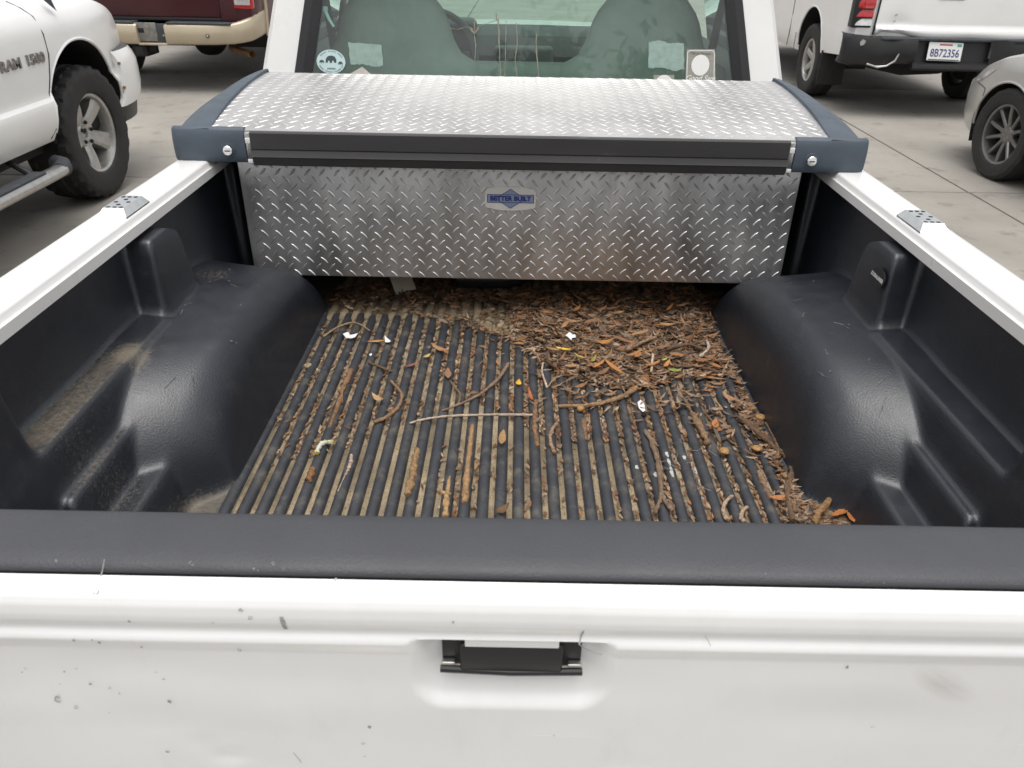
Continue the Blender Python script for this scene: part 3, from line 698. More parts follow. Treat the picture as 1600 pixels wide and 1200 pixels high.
# drips
rr = random.Random(5); b = MB()
def drip(pts, w0):
    P = []
    for i in range(len(pts) - 1):
        p, q = pts[i], pts[i + 1]
        for t in np.linspace(0, 1, 5)[:-1]: P.append(onwin(p[0] + (q[0] - p[0]) * t + rr.uniform(-.5, .5), p[1] + (q[1] - p[1]) * t, W0))
    P.append(onwin(*pts[-1], W0))
    L = []
    for i, p in enumerate(P):
        t = (P[min(i + 1, len(P) - 1)] - P[max(0, i - 1)]).normalized(); s_ = t.cross(wez).normalized() * w0 * rr.uniform(.5, 1.3); L += [p + s_ + wez * .0015, p - s_ + wez * .0015]
    b.add(L, [(2 * i, 2 * i + 1, 2 * i + 3, 2 * i + 2) for i in range(len(P) - 1)])
drip([(741, 28), (741, 45), (743, 70), (742, 100)], .0015); drip([(779, 30), (780, 70), (781, 100), (783, 122)], .0020); drip([(791, 32), (790, 70), (789, 122)], .0012)
drip([(702, 44), (715, 46), (730, 42), (741, 45), (752, 40), (765, 35), (778, 31)], .0009); drip([(735, 44), (741, 52), (748, 44)], .003)
drip([(807, 36), (808, 70), (805, 95), (808, 122)], .0014); drip([(838, 52), (838, 80), (840, 100), (842, 122)], .0016); drip([(775, 20), (776, 32)], .002)
tag(b.obj('dried_drips', 'drip', rglass, smooth=0, recalc=False), kind='stuff')

# ------------------------------------------------------------------ wheels (axis along x, outer face towards +x)
def wheel(name, parent, loc, R, wd, rr_, style, flip, tyre_m='tyre', rim_m='alloy', tread=.006, seg=72):
    """wheel > tyre, rim; flip turns the outer face to -x"""
    b = MB(); b.lathe([(-wd * .30, .001), (-wd * .30, rr_ * .80), (-wd * .1, rr_ * .82), (-wd * .1, .001)], 28)
    hub = b.obj(name, 'dark', None, smooth=40)
    b = MB(); h = wd / 2
    pr = [(-h * .72, rr_ * .98), (-h * .95, rr_ * 1.12), (-h, (R + rr_) / 2), (-h * .97, R * .93), (-h * .86, R * .985), (-h * .60, R), (-h * .55, R), (-h * .25, R * 1.003), (-h * .20, R * 1.003), (h * .10, R * 1.003), (h * .15, R * 1.003), (h * .5, R), (h * .55, R), (h * .86, R * .985), (h * .95, R * .94), (h * 1.0, R * .90), (h * .995, (R + rr_) / 2 + .02), (h * 1.0, (R + rr_) / 2), (h * .97, rr_ * 1.13), (h * .90, rr_ * 1.03), (h * .74, rr_ * .98)]
    nS = seg * 2
    def disp(i, j):
        if 4 <= j <= 15:
            blk = (i // 3 + (j // 2) * 1) % 2
            k = 1.0 if j not in (4, 14, 15) else .7
            if j in (6, 7, 9, 10): pass
            return -tread * k if blk and not (j in (8, 9)) else (0 if not (j in (7, 10)) else -tread * .5)
        return 0
    b.lathe(pr, nS, disp=disp); ty = b.obj('tyre', tyre_m, None, smooth=35); ty.parent = hub
    b = MB(); f = h * .80
    b.lathe([(-h * .74, rr_ * .97), (-h * .3, rr_ * .90), (f * .6, rr_ * .90), (f * .95, rr_ * .93), (f * 1.02, rr_ * .985), (f * 1.0, rr_ * 1.03), (f * .9, rr_ * 1.03)], 56)
    if style == 'five':
        b.lathe([(f * .30, .001), (f * .30, rr_ * .11), (f * .42, rr_ * .125), (f * .44, rr_ * .20), (f * .52, rr_ * .33), (f * .40, rr_ * .40), (f * .1, rr_ * .40)], 30)
        for k in range(5):
            w = 2 * math.pi * k / 5 + .3
            for (r0, r1, w0, w1, x0, x1) in ((rr_ * .30, rr_ * .95, rr_ * .17, rr_ * .25, f * .50, f * .80),):
                c_, s_ = math.cos(w), math.sin(w)
                pts = []
                for r_, ww, xx in ((r0, w0, x0), ((r0 + r1) / 2, (w0 + w1) / 2 * .95, (x0 + x1) / 2 + .006), (r1, w1, x1)):
                    for q, dx in ((-1, -.012), (-.62, 0), (.62, 0), (1, -.012), (1, -.07), (-1, -.07)):
                        pts.append((xx + dx, r_ * c_ - q * ww * s_, r_ * s_ + q * ww * c_))
                b.add(pts, [(i * 6 + j, i * 6 + (j + 1) % 6, (i + 1) * 6 + (j + 1) % 6, (i + 1) * 6 + j) for i in range(2) for j in range(6)])
    else:
        ns, pw, gap = {'ten': (5, .075, .15), 'six': (6, .17, 0)}[style]
        b.lathe([(f * .55, .001), (f * .60, rr_ * .16), (f * .62, rr_ * .26), (f * .45, rr_ * .32), (f * .1, rr_ * .32)], 30)
        for k in range(ns):
            for sg in ((-1, 1) if gap else (0,)):
                w = 2 * math.pi * k / ns + .15; c_, s_ = math.cos(w), math.sin(w); pts = []
                for r_, off, ww, xx in ((rr_ * .24, sg * gap * .5, pw, f * .58), (rr_ * .6, sg * gap * 1.2, pw * .9, f * .74), (rr_ * .95, sg * gap * 2.1, pw * .95, f * .86)):
                    for q, dx in ((-1, -.008), (-.6, 0), (.6, 0), (1, -.008), (1, -.05), (-1, -.05)):
                        t_ = (off + q * ww) * rr_; pts.append((xx + dx, r_ * c_ - t_ * s_, r_ * s_ + t_ * c_))
                b.add(pts, [(i * 6 + j, i * 6 + (j + 1) % 6, (i + 1) * 6 + (j + 1) % 6, (i + 1) * 6 + j) for i in range(2) for j in range(6)])
    rm = b.obj('rim', rim_m, None, smooth=30); rm.parent = hub
    for k in range(5):
        w = 2 * math.pi * k / 5 + (.3 + .63 if style == 'five' else .3); r_ = rr_ * (.27 if style == 'five' else .17)
        b = MB(); b.lathe([(f * .3, .011), (f * .56, .011), (f * .60, .006), (f * .60, .0005)], 8, c=(0, r_ * math.cos(w), r_ * math.sin(w))); ln = b.obj('lug_nut', 'dark' if style == 'five' else 'steel', None); ln.parent = rm
        ln.parent = hub
    hub.location = loc; hub.rotation_euler = (0.5, 0, math.pi if flip else 0)
    setparent(hub, parent)
    hub.matrix_parent_inverse = Matrix.Identity(4)
    return hub
for (sg, y) in ((-1, 1.50), (1, 1.50), (-1, 4.72), (1, 4.72)):
    wheel('wheel', truck, (sg * .72, y - 2.3, .345), .345, .22, .19, 'six', sg < 0, seg=36)

# ------------------------------------------------------------------ tool box across the bed
TBX = .008
box = thing('tool_box', 'silver diamond plate truck tool box with blue grey end caps across the bed', 'tool box', (TBX, 1.78, .70))
b = MB(); b.box(TBX - .652, TBX + .652, 1.78, 2.27, .697, .990, .003); tub = b.obj('tub', 'alu_front', box, smooth=30)
def lidz(y): return 1.0945 - .185 * (y - 2.21) ** 2
ys = np.linspace(1.7455, 2.295, 38); xs3 = np.linspace(TBX - .735, TBX + .735, 41)
P = np.array([[(x, y, lidz(y)) for x in xs3] for y in ys])
b = MB(); b.grid(P)
P2 = np.array([[(x, 2.295, lidz(2.295) - t) for x in xs3] for t in (0, .004, .06, .11)]); b.grid(P2)
P3 = np.array([[(x, 1.7455, lidz(1.7455) - t) for x in xs3] for t in (.07, .003, 0)]); b.grid(P3)
lid = b.obj('lid', 'alu_top', box, smooth=30)
def tread(b, o, ex, ey, ez, L=.0122, w=.0029, h=.0015):
    """one raised bar of the diamond pattern"""
    pts = [o - ex * L, o - ex * L * .5 - ey * w * .85, o - ey * w, o + ex * L * .5 - ey * w * .85, o + ex * L, o + ex * L * .5 + ey * w * .85, o + ey * w, o - ex * L * .5 + ey * w * .85]
    top = [o - ex * L * .62 + ez * h, o - ex * L * .45 - ey * w * .4 + ez * h, o + ex * L * .45 - ey * w * .4 + ez * h, o + ex * L * .62 + ez * h, o + ex * L * .45 + ey * w * .4 + ez * h, o - ex * L * .45 + ey * w * .4 + ez * h]
    b.add(pts + top, [(0, 1, 9, 8), (1, 2, 3, 10, 9), (3, 4, 11, 10), (4, 5, 12, 11), (5, 6, 7, 13, 12), (7, 0, 8, 13), (8, 9, 10, 11, 12, 13)])
PT = .0342
b = MB(); ez = Vector((0, -1, 0)); d1 = Vector((.70, 0, -.714)); d2 = Vector((.70, 0, .714))
for i in range(-20, 21):
    for j in range(0, 10):
        x = TBX + .004 + i * PT; z = .706 + j * PT * .97
        if abs(x - TBX) < .640 and z < .985: tread(b, Vector((x, 1.7799, z)), d1, d1.cross(ez), ez)
        x += PT / 2; z += PT * .485
        if abs(x - TBX) < .640 and z < .985: tread(b, Vector((x, 1.7799, z)), d2, d2.cross(ez), ez)
tag(b.obj('diamond_treads', 'alu_tread', tub, smooth=30), kind='stuff')
b = MB()
for i in range(-22, 23):
    for j in range(0, 17):
        for k, sg in ((0, 1), (.5, -1)):
            x = TBX + (i + k) * PT; y = 1.770 + (j + k) * PT * .97
            if abs(x - TBX) > .70 or y > 2.285 or y < 1.757: continue
            sl_ = -.37 * (y - 2.21); ey_ = Vector((0, 1, sl_)).normalized(); ez = Vector((0, -sl_, 1)).normalized(); e1 = (Vector((1, 0, 0)) * .70 + ey_ * .714 * sg).normalized()
            tread(b, Vector((x, y, lidz(y) - .0001)), e1, ez.cross(e1), ez, L=.0150, w=.0030, h=.0010)
tag(b.obj('diamond_treads', 'alu_lidtread', lid, smooth=30), kind='stuff')
# end caps with locks
for sg in (-1, 1):
    P = []
    ys2 = np.concatenate([np.linspace(1.745, 1.770, 7), np.linspace(1.785, 2.31, 21)])
    for y in ys2:
        t = max(0, (y - 1.77) / .54); xo = .783 - .040 * t ** 1.3 if y >= 1.77 else .755 + .028 * math.sqrt(max(0, 1 - ((1.77 - y) / .03) ** 2)); zi = lidz(y) + .003 + .005 * min(1, t * 5); zo = zi - .014 - .006 * (1 - t)
        xi = .6885 + .022 * t
        P.append([(TBX + sg * xi, y, lidz(y) + .0005), (TBX + sg * (xi + .001), y, zi - .001), (TBX + sg * (xi + .005), y, zi), (TBX + sg * (xi + (xo - xi) * .55), y, zi - .003), (TBX + sg * (xo - .020), y, zo + .004), (TBX + sg * (xo - .008), y, zo), (TBX + sg * (xo - .001), y, zo - .010), (TBX + sg * xo, y, zo - .02), (TBX + sg * (xo - .004), y, .995), (TBX + sg * (xo - .012), y, .9885), (TBX + sg * .66, y, .9885)])
    b = MB(); b.grid(np.array(P))
    n_ = len(P[-1]); b.add(P[-1], [tuple(range(n_))])
    # wrap round the front with rounded corner
    fr = [(1.7445, .9845), (1.7415, .990), (1.7400, 1.000), (1.7400, 1.034), (1.7420, 1.044), (1.7440, 1.0530), (1.7465, 1.0570), (1.7560, 1.0600)]
    xs4 = [.612, .613, .66, .72, .755, .769, .777, .7815, .783]; P = []
    for x in xs4:
        k = max(0, (x - .755) / .028); in_ = .030 * (1 - math.sqrt(max(0, 1 - k ** 2))); e = .004 if x == .612 else 0
        P.append([(TBX + sg * x, y + in_ + e, z - (in_ * .25 if z > 1.02 else 0) - (e * .5 if z > 1.04 else 0)) for y, z in fr])
    b.grid(np.array(P)); b.add([(TBX + sg * .612, y, z) for y, z in fr] + [(TBX + sg * .612, 1.77, .9845)], [tuple(range(len(fr) + 1))])
    b.add([(TBX + sg * x, y, .9845) for x, y in ((.612, 1.7445), (.783, 1.765), (.77, 1.80), (.612, 1.80))], [(0, 1, 2, 3)])
    ec = b.obj('end_cap', 'endcap', lid, smooth=45)
    lc = Vector((TBX + sg * .652, 1.740, 1.0115))
    b = MB(); b.lathe([(.004, .0185), (-.0015, .0165), (-.002, .012)], 24, 'y', lc); b.obj('lock_boss', 'endcap', lid)
    b = MB(); b.lathe([(-.001, .0115), (-.0055, .0112), (-.007, .0095), (-.007, .0001)], 24, 'y', lc); b.obj('lock_cylinder', 'chrome', lid)
    b = MB(); b.box(lc.x - .006, lc.x + .006, lc.y - .0078, lc.y - .0068, lc.z - .0012, lc.z + .0012); b.obj('keyway', 'black', lid, smooth=0)
    # bare aluminium showing between cap and trim, with white foam ends
    b = MB(); b.box(TBX + sg * .606 - .006, TBX + sg * .606 + .0058, 1.7420, 1.7445, .985, 1.050, .001); ae = b.obj('trim_end', 'steel', lid)
    for z0, z1 in ((1.027, 1.039), (.984, .992)):
        b = MB(); b.box(TBX + sg * .606 - .0055, TBX + sg * .606 + .0055, 1.7400, 1.7435, z0, z1, .001); b.obj('foam_end', 'paper', lid)
# black front trim extrusion in three steps
pr = [(1.748, 1.0545), (1.7455, 1.0535), (1.7420, 1.0520), (1.7405, 1.0495), (1.7400, 1.0155), (1.7412, 1.0145), (1.7425, 1.0143), (1.7425, 1.0130), (1.7400, 1.0120), (1.7370, 1.0000), (1.7362, .9985), (1.7385, .9968), (1.7430, .9800), (1.7460, .9775), (1.770, .9775)]
b = MB(); P = np.array([[(TBX + x, y, z) for y, z in pr] for x in np.linspace(-.5995, .5995, 50)]); b.grid(P)
for x in (-.5995, .5995): b.add([(TBX + x, y, z) for y, z in pr], [tuple(range(len(pr)))])
b.obj('front_trim', 'rubber', lid, smooth=25)
# maker's label
lc = Vector((-.0115, 1.7772, .9025)); ex, ey, ez = Vector((1, 0, 0)), Vector((0, 0, 1)), Vector((0, -1, 0))
lp = [(-.0595, -.019), (-.055, -.0225), (-.03, -.0275), (0, -.029), (.03, -.0275), (.055, -.0225), (.0595, -.019), (.0595, .019), (.055, .0225), (.03, .0275), (0, .029), (-.03, .0275), (-.055, .0225), (-.0595, .019)]
b = MB(); b.poly([lc + ex * a + ey * d for a, d in lp], .0012, ez); lab = b.obj('maker_label', 'labelgrey', tub, smooth=0)
def outline_mb(pts, w, o):
    b = MB(); n = len(pts); c = np.mean(np.array(pts), 0)
    A = [o + ex * a + ey * d for a, d in pts]; 
    import itertools
    B = []
    for i in range(n):
        p, q, r_ = np.array(pts[i - 1]), np.array(pts[i]), np.array(pts[(i + 1) % n])
        d1_, d2_ = (q - p) / np.linalg.norm(q - p), (r_ - q) / np.linalg.norm(r_ - q)
        n1_, n2_ = np.array([-d1_[1], d1_[0]]), np.array([-d2_[1], d2_[0]]); mN = n1_ + n2_; mN = mN / np.dot(mN, n1_)
        s_ = q + mN * w * (1 if np.dot(c - q, mN) > 0 else -1); B.append(o + ex * s_[0] + ey * s_[1])
    b.add(A + B, [(i, (i + 1) % n, (i + 1) % n + n, i + n) for i in range(n)]); return b
l0 = lc + ez * .0016
rect = [(-.055, -.010), (.055, -.010), (.055, .010), (-.055, .010)]; dia = [(-.036, 0), (0, -.0235), (.036, 0), (0, .0235)]
b = MB(); b.add([l0 + ex * a + ey * d for a, d in rect], [(0, 1, 2, 3)]); b.add([l0 + ez * .0001 + ex * a + ey * d for a, d in dia], [(0, 1, 2, 3)]); b.obj('label_field', 'bluepale', lab, smooth=0, recalc=False)
outline_mb(rect, .0014, l0 + ez * .0003).obj('label_outline', 'blue', lab, smooth=0, recalc=False)
outline_mb(dia, .0012, l0 + ez * .0004).obj('label_outline', 'blue', lab, smooth=0, recalc=False)
text_mb('BETTER BUILT', .0150, frame(l0 + ez * .0006, ex, ey, ez), bold=.0007, xs=1.02).obj('label_lettering', 'blue', lab, smooth=0, recalc=False)

# ------------------------------------------------------------------ other vehicles in the lot (local axes: +y forward, +x right)
def lobj(b, name, m, root, smooth=35, **k):
    o = b.obj(name, m, None, smooth=smooth, **k); o.parent = root; return o
def shell(root, name, m, y0, y1, W, ztop, zrock, arches, inset, levels, crown=.06, extra=()):
    ys = list(np.linspace(y0, y1, 70)) + list(extra)
    for (yc, zc, R) in arches:
        ys += [yc - R * math.cos(a) for a in np.linspace(0, math.pi, 41)] + [yc - R - .0005, yc + R + .0005]
    ys = sorted(set(np.round(ys, 5)))
    rows = []
    for y in ys:
        zb = zrock(y)
        for (yc, zc, R) in arches:
            if abs(y - yc) <= R + 1e-6: zb = max(zb, zc + math.sqrt(max(0, R * R - (y - yc) ** 2)))
        zt = max(ztop(y), zb + .01)
        side = []
        for zl in levels:
            z = min(max(zl, zb), zt); side.append((W(y) - inset(z), y, z))
        xe = side[-1][0]
        top = [(xe - .012, y, zt + .008), (xe - .035, y, zt + .017)] + [(xe * f, y, zt + .02 + crown * (1 - f * f)) for f in (.85, .6, .3, 0)]
        half = side + top
        rows.append(half + [(-x, yy, z) for x, yy, z in reversed(half[:-1])])
    b = MB(); b.grid(np.array(rows))
    n = len(rows[0])
    b.add(rows[0], [tuple(range(n))]); b.add(rows[-1], [tuple(range(n - 1, -1, -1))])
    o = lobj(b, name, m, root, smooth=32)
    for (yc, zc, R) in arches:
        for sg in (-1, 1):
            h = MB(); A = []
            for a in np.linspace(-.35, math.pi + .35, 30):
                A.append([(sg * x, yc - (R + .004) * math.cos(a), zc + (R + .004) * math.sin(a)) for x in (W(yc) - .50, W(yc) - .20, W(yc) - inset(zc + R * max(0, math.sin(a))) - .022)])
            h.grid(np.array(A)); h.add([A[i][0] for i in range(len(A))], [tuple(range(len(A)))])
            lobj(h, 'wheel_housing', 'dark', root)
            e = MB(); pts = [(sg * (W(yc - R * math.cos(a)) - inset(zc + R * math.sin(a)) - .004), yc - R * math.cos(a), zc + R * math.sin(a)) for a in np.linspace(0.02, math.pi - .02, 40)]
            e.tube(pts, .009, 6); lobj(e, 'wheel_arch_lip', m, root)
    return o
def seam(root, pts, r=.0028, name='panel_gap'):
    b = MB(); P = []
    for i in range(len(pts) - 1):
        for t in np.linspace(0, 1, 6)[:-1]: P.append(Vector(pts[i]).lerp(Vector(pts[i + 1]), t))
    P.append(Vector(pts[-1])); b.tube(P, r, 5); return lobj(b, name, 'dark', root)
def greenhouse(root, m, ya, yb, z0, z1, w0, w1, lf, lr):
    b = MB(); b.box(-w1, w1, ya + lr, yb - lf, z1 - .05, z1, .02); lobj(b, 'roof', m, root)
    b = MB(); lo = [(-w0, ya, z0), (w0, ya, z0), (w0, yb, z0), (-w0, yb, z0)]; hi = [(-w1, ya + lr, z1 - .04), (w1, ya + lr, z1 - .04), (w1, yb - lf, z1 - .04), (-w1, yb - lf, z1 - .04)]
    b.add(lo + hi, [(0, 1, 5, 4), (1, 2, 6, 5), (2, 3, 7, 6), (3, 0, 4, 7)]); lobj(b, 'window_band', 'glass_dark', root, smooth=0)
    for i in range(4):
        b = MB(); b.tube([lo[i], hi[i]], .045, 6); lobj(b, 'roof_pillar', m, root)
MT['glass_dark'] = mat('dark_window_glass', (0.02, 0.025, 0.025), 0.05, coat=0.5)

# ---- white pickup on the left, nose away, chrome step bar, five-spoke wheels
ramx, ramy = -3.45, 2.65
ram = thing('pickup_truck', 'white pickup with RAM 1500 door lettering, chrome step bar and five spoke alloy wheels', 'pickup truck', (ramx, ramy, 0))
def rW(y):
    w = 1.0
    if y > 2.10: w -= .135 * ((y - 2.10) / .70) ** 2.0
    if y < -2.5: w -= .05
    return w
def rtop(y): return float(np.interp(y, [-2.65, .9, 1.2, 1.6, 2.0, 2.3, 2.5, 2.62, 2.70, 2.76, 2.80], [1.20, 1.16, 1.13, 1.115, 1.095, 1.07, 1.045, 1.01, .965, .90, .80]))
def rinset(z): return float(np.interp(z, [.40, .44, .50, .56, .615, .635, .652, .668, .72, .86, .96, 1.0, 1.04, 1.08, 1.12, 1.2], [.075, .045, .012, 0, 0, .006, .026, .030, .026, .020, .028, .040, .062, .10, .155, .20]))
RL = [.40, .44, .48, .52, .56, .60, .62, .635, .645, .652, .660, .672, .70, .76, .82, .88, .93, .97, 1.0, 1.02, 1.04, 1.06, 1.08, 1.10, 1.12, 1.16, 1.2]
def rrock(y): return .435 if y < 2.0 else float(np.interp(y, [2.0, 2.43, 2.45, 2.90], [.435, .435, .78, .79]))
shell(ram, 'body', 'white_car', -2.65, 2.80, rW, rtop, rrock, [(2.0, .47, .425), (-1.55, .47, .42)], rinset, RL, .07, extra=(2.43, 2.45, 2.6, 2.65, 2.70, 2.73, 2.76, 2.78, 2.79))
# bumper wrap
def plan(b, pts, z0, z1, bulge=.02, n=7):
    P = []
    for (x, y, nx, ny) in pts:
        P.append([(x + nx * bulge * math.sin(math.pi * t) - nx * .02 * abs(2 * t - 1) ** 4, y + ny * bulge * math.sin(math.pi * t) - ny * .02 * abs(2 * t - 1) ** 4, z0 + (z1 - z0) * t) for t in np.linspace(0, 1, n)])
    b.grid(np.array(P)); return P
b = MB(); P = []
base = [(.955, 2.428), (.985, 2.432), (.992, 2.47), (.985, 2.58), (.965, 2.70), (.925, 2.80), (.86, 2.89), (.74, 2.96), (.40, 3.0), (0, 3.01)]
base = base + [(-x, y) for x, y in reversed(base[:-1])]
for (x, y) in base:
    P.append([(x * k, y + dy, z) for k, dy, z in ((.985, -.055, .46), (.995, -.015, .50), (1.0, 0, .56), (1.0, .004, .64), (.998, .0, .70), (.985, -.012, .745), (.972, -.03, .776))])
b.grid(np.array(P)); lobj(b, 'front_bumper', 'white_car', ram, smooth=50)
b = MB(); b.grid(np.array([[(x * k, y + dy, z) for k, dy, z in ((.95, -.05, .36), (.97, -.04, .47))] for x, y in base])); lobj(b, 'bumper_valance', 'black', ram)
b = MB(); b.box(.975, .988, 2.425, 2.44, .70, .715, .001); b.box(.975, .988, 2.423, 2.44, .56, .575, .001); lobj(b, 'bumper_clip', 'rustpipe', ram)
sx = lambda z: 1.0 - rinset(z) + .0012
gp = [(4.285, 1.105), (4.325, 1.07), (4.353, 1.03), (4.352, .95), (4.340, .852), (4.300, .74), (4.262, .668), (4.262, .655), (4.290, .640), (4.285, .58), (4.24, .52), (4.18, .455)]
seam(ram, [(sx(z), y - ramy, z) for y, z in gp])
seam(ram, [(sx(z), y - ramy - 1.12, z) for y, z in gp[4:]])
MT.setdefault('badge', mat('badge_chrome', (.30, .29, .28), .25, .9, var=.4, vscale=60))
for wd_, yc_ in (('RAM', 3.985), ('1500', 4.205)):
    lobj(text_mb(wd_, .068, frame(Vector((1.0 - rinset(.845) + .002, yc_ - ramy, .846)), Vector((0, 1, 0)), Vector((0, 0, 1)), Vector((1, 0, 0))), extrude=.004, bold=.0022, xs=1.30), 'door_lettering', 'badge', ram, smooth=0, recalc=False)
b = MB(); c = at(75, 9, x=-2.50); b.add([(c[0] - ramx, c[1] - ramy - .03, c[2] + .03), (c[0] - ramx + .012, c[1] - ramy + .02, c[2] + .035), (c[0] - ramx + .012, c[1] - ramy + .05, c[2] - .03), (c[0] - ramx - .03, c[1] - ramy + .02, c[2] + .05)], [(0, 1, 2), (0, 2, 3), (1, 3, 2), (0, 3, 1)]); lobj(b, 'aerial_base', 'endcap', ram, smooth=0)
b = MB(); b.tube([(1.005, -.62, .325), (1.045, -.50, .325), (1.05, 0, .325), (1.05, 1.30, .325), (1.045, 1.40,   .325)], .044, 16, flat=.75); sb = lobj(b, 'step_bar', 'steel', ram, smooth=60)
b = MB(); b.tube([(1.045, 1.385, .325), (1.035, 1.45, .325), (1.01, 1.49, .328), (.96, 1.51, .335)], [.042, .044, .044, .04], 14); lobj(b, 'step_bar_end', 'pad', ram, smooth=60)
b = MB(); b.box(1.005, 1.075, -.4, 1.22, .350, .364, .004); lobj(b, 'step_pad', 'pad', ram)
for yy in (-.3, .45, 1.2):
    b = MB(); b.tube([(1.04, yy, .33), (.90, yy, .42)], .016, 8); lobj(b, 'step_bracket', 'black', ram)
b = MB(); b.box(-.88, .88, -2.5, 2.3, .36, .50, .03); lobj(b, 'chassis', 'dark', ram)
b = MB(); b.box(.0, .82, 1.96, 2.04, .32, .40, .02); lobj(b, 'front_axle', 'dark', ram)
for sg in (1, -1):
    wheel('wheel', ram, (sg * .835, 2.03, .374), .377, .28, .222, 'five', sg < 0, tread=.013)
    wheel('wheel', ram, (sg * .835, -1.55, .382), .385, .27, .222, 'five', sg < 0, seg=36)
greenhouse(ram, 'white_car', -1.3, 1.25, 1.16, 1.85, .82, .66, .75, .15)

# ---- maroon pickup with beige step bumper
mrx, mry = -3.56, 11.15
mr = thing('pickup_truck', 'maroon pickup seen from behind with beige rear step bumper and exhaust tip', 'pickup truck', (mrx, mry, 0))
def mW(y): return 1.0 - (.035 * ((-2.75 - y) / .15) ** 2 if y < -2.75 else 0) - (.3 * ((y - 2.5) / .4) ** 2 if y > 2.5 else 0)
shell(mr, 'body', 'maroon', -2.9, 2.9, mW, lambda y: float(np.interp(y, [-2.9, .8, 1.4, 2.6, 2.9], [1.32, 1.32, 1.22, 1.15, .95])), lambda y: .66 if y < -2.55 else .56, [(-1.75, .50, .47), (1.9, .50, .47)],
      lambda z: float(np.interp(z, [.5, .62, .8, 1.1, 1.3], [.04, .01, 0, .015, .05])), [.5, .56, .60, .66, .70, .76, .80, .9, 1.0, 1.1, 1.2, 1.3, 1.4], .0)
b = MB(); b.box(-.80, .655, -2.915, -2.895, .685, 1.29, .008); lobj(b, 'tailgate', 'maroon', mr)
b = MB(); b.box(-.80, .655, -2.912, -2.90, .652, .680, .004); lobj(b, 'tailgate_lower_gap', 'black', mr)
b = MB(); b.box(.80, .99, -2.925, -2.86, .765, 1.15, .018); tl = lobj(b, 'tail_light', 'red', mr)
b = MB(); b.box(.815, .965, -2.933, -2.92, .80, 1.00, .01); o_ = b.obj('reversing_lens', 'clear', None); o_.parent = tl
# bumper: centre recess for the plate, two painted ends, pads on top
for sg in (-1, 1):
    P = []
    for x, y, zb_, zt_ in ((.135, -3.05, .445, .628), (.15, -3.055, .445, .632), (.30, -3.055, .447, .634), (.60, -3.05, .45, .636), (.78, -3.035, .457, .640), (.88, -3.00, .468, .665), (.95, -2.95, .48, .69), (.985, -2.88, .495, .715), (1.0, -2.78, .505, .74), (1.0, -2.60, .515, .76)):
        P.append([(sg * x * k, y + d, zb_ + (zt_ - zb_) * t) for t, k, d in ((0, .97, .06), (.02, .985, .02), (.12, .998, .003), (.5, 1, 0), (.9, .998, .002), (.98, .99, .015), (1, .97, .05))])
    b = MB(); b.grid(np.array(P)); b.add(P[0], [tuple(range(7))]); lobj(b, 'bumper_end', 'beige', mr, smooth=45)
    b = MB(); b.box(sg * .47 - .31, sg * .47 + .31, -3.045, -2.90, .633, .650, .004)
    lobj(b, 'step_pad', 'pad', mr)
    b = MB(); b.tube([(sg * 1.004, -2.60, .50), (sg * 1.006, -2.58, .75), (sg * .995, -2.56, 1.05), (sg * .98, -2.55, 1.25)], [.018, .02, .02, .018], 8); lobj(b, 'side_moulding', 'beige', mr)
    b = MB(); b.lathe([(-3.052, .016), (-3.060, .017), (-3.062, .010), (-3.060, .001)], 16, 'y', (sg * .55, 0, .535)); sn = lobj(b, 'tow_light', 'black', mr)
    b = MB(); b.lathe([(-3.063, .009), (-3.066, .007), (-3.066, .0005)], 12, 'y', (sg * .55, 0, .535)); q0 = b.obj('tow_light_lens', 'clear', None); q0.parent = sn
b = MB(); b.box(-.135, .135, -3.01, -2.95, .46, .63, .004); lobj(b, 'bumper_recess', 'pad', mr)
b = MB(); b.box(-.46, .045, -3.018, -3.0, .475, .64, .004); pc = lobj(b, 'plate_carrier', 'greyplate', mr)
b = MB(); b.box(-.30, -.075, -3.0195, -3.0165, .55, .592, .001); lobj(b, 'plate_slot', 'dark', mr)
b = MB(); b.box(-.135, .14, -3.052, -2.98, .443, .462, .004); lobj(b, 'bumper_lip', 'beige', mr)
b = MB(); b.lathe([(-3.02, .012), (-3.03, .009), (-3.03, .0005)], 10, 'y', (.112, 0, .53)); lobj(b, 'bumper_bolt', 'steel', mr)
b = MB(); b.box(-.24, -.10, -2.99, -2.7, .33, .44, .01); b.box(-.10, -.02, -2.95, -2.93, .37, .45, .01); b.box(-.6, .6, -2.85, -2.78, .42, .52, .01); lobj(b, 'tow_hitch', 'dark', mr)
b = MB(); b.box(-.206, -.134, -2.992, -2.985, .35, .42, .002); lobj(b, 'hitch_socket', 'black', mr)
b = MB(); b.lathe([(-2.0, .001), (-1.98, .08), (-1.90, .15), (-1.75, .17), (-1.6, .14), (-1.5, .05)], 22, 'y', (.10, 0, .36)); b.tube([(-.8, -1.75, .38), (.8, -1.75, .38)], .055, 12); lobj(b, 'rear_axle', 'dark', mr)
b = MB(); b.box(-.75, .75, -2.75, 2.4, .44, .60, .02); lobj(b, 'chassis', 'dark', mr)
b = MB(); b.tube([(.45, -1.2, .42), (.50, -2.2, .41), (.58, -2.52, .365), (.86, -2.74, .335)], .034, 14, caps=False); b.tube([(.45, -1.2, .42), (.50, -2.2, .41), (.58, -2.52, .365), (.855, -2.735, .335)], .029, 14, caps=False); lobj(b, 'exhaust_pipe', 'rustpipe', mr, smooth=60)
for sg in (1, -1):
    wheel('wheel', mr, (sg * .93, -1.75, .395), .40, .27, .21, 'six', sg < 0, seg=40); wheel('wheel', mr, (sg * .835, 1.9, .395), .40, .27, .21, 'six', sg < 0, seg=30)
greenhouse(mr, 'maroon', -.9, 1.6, 1.3, 1.95, .86, .70, .7, .15)

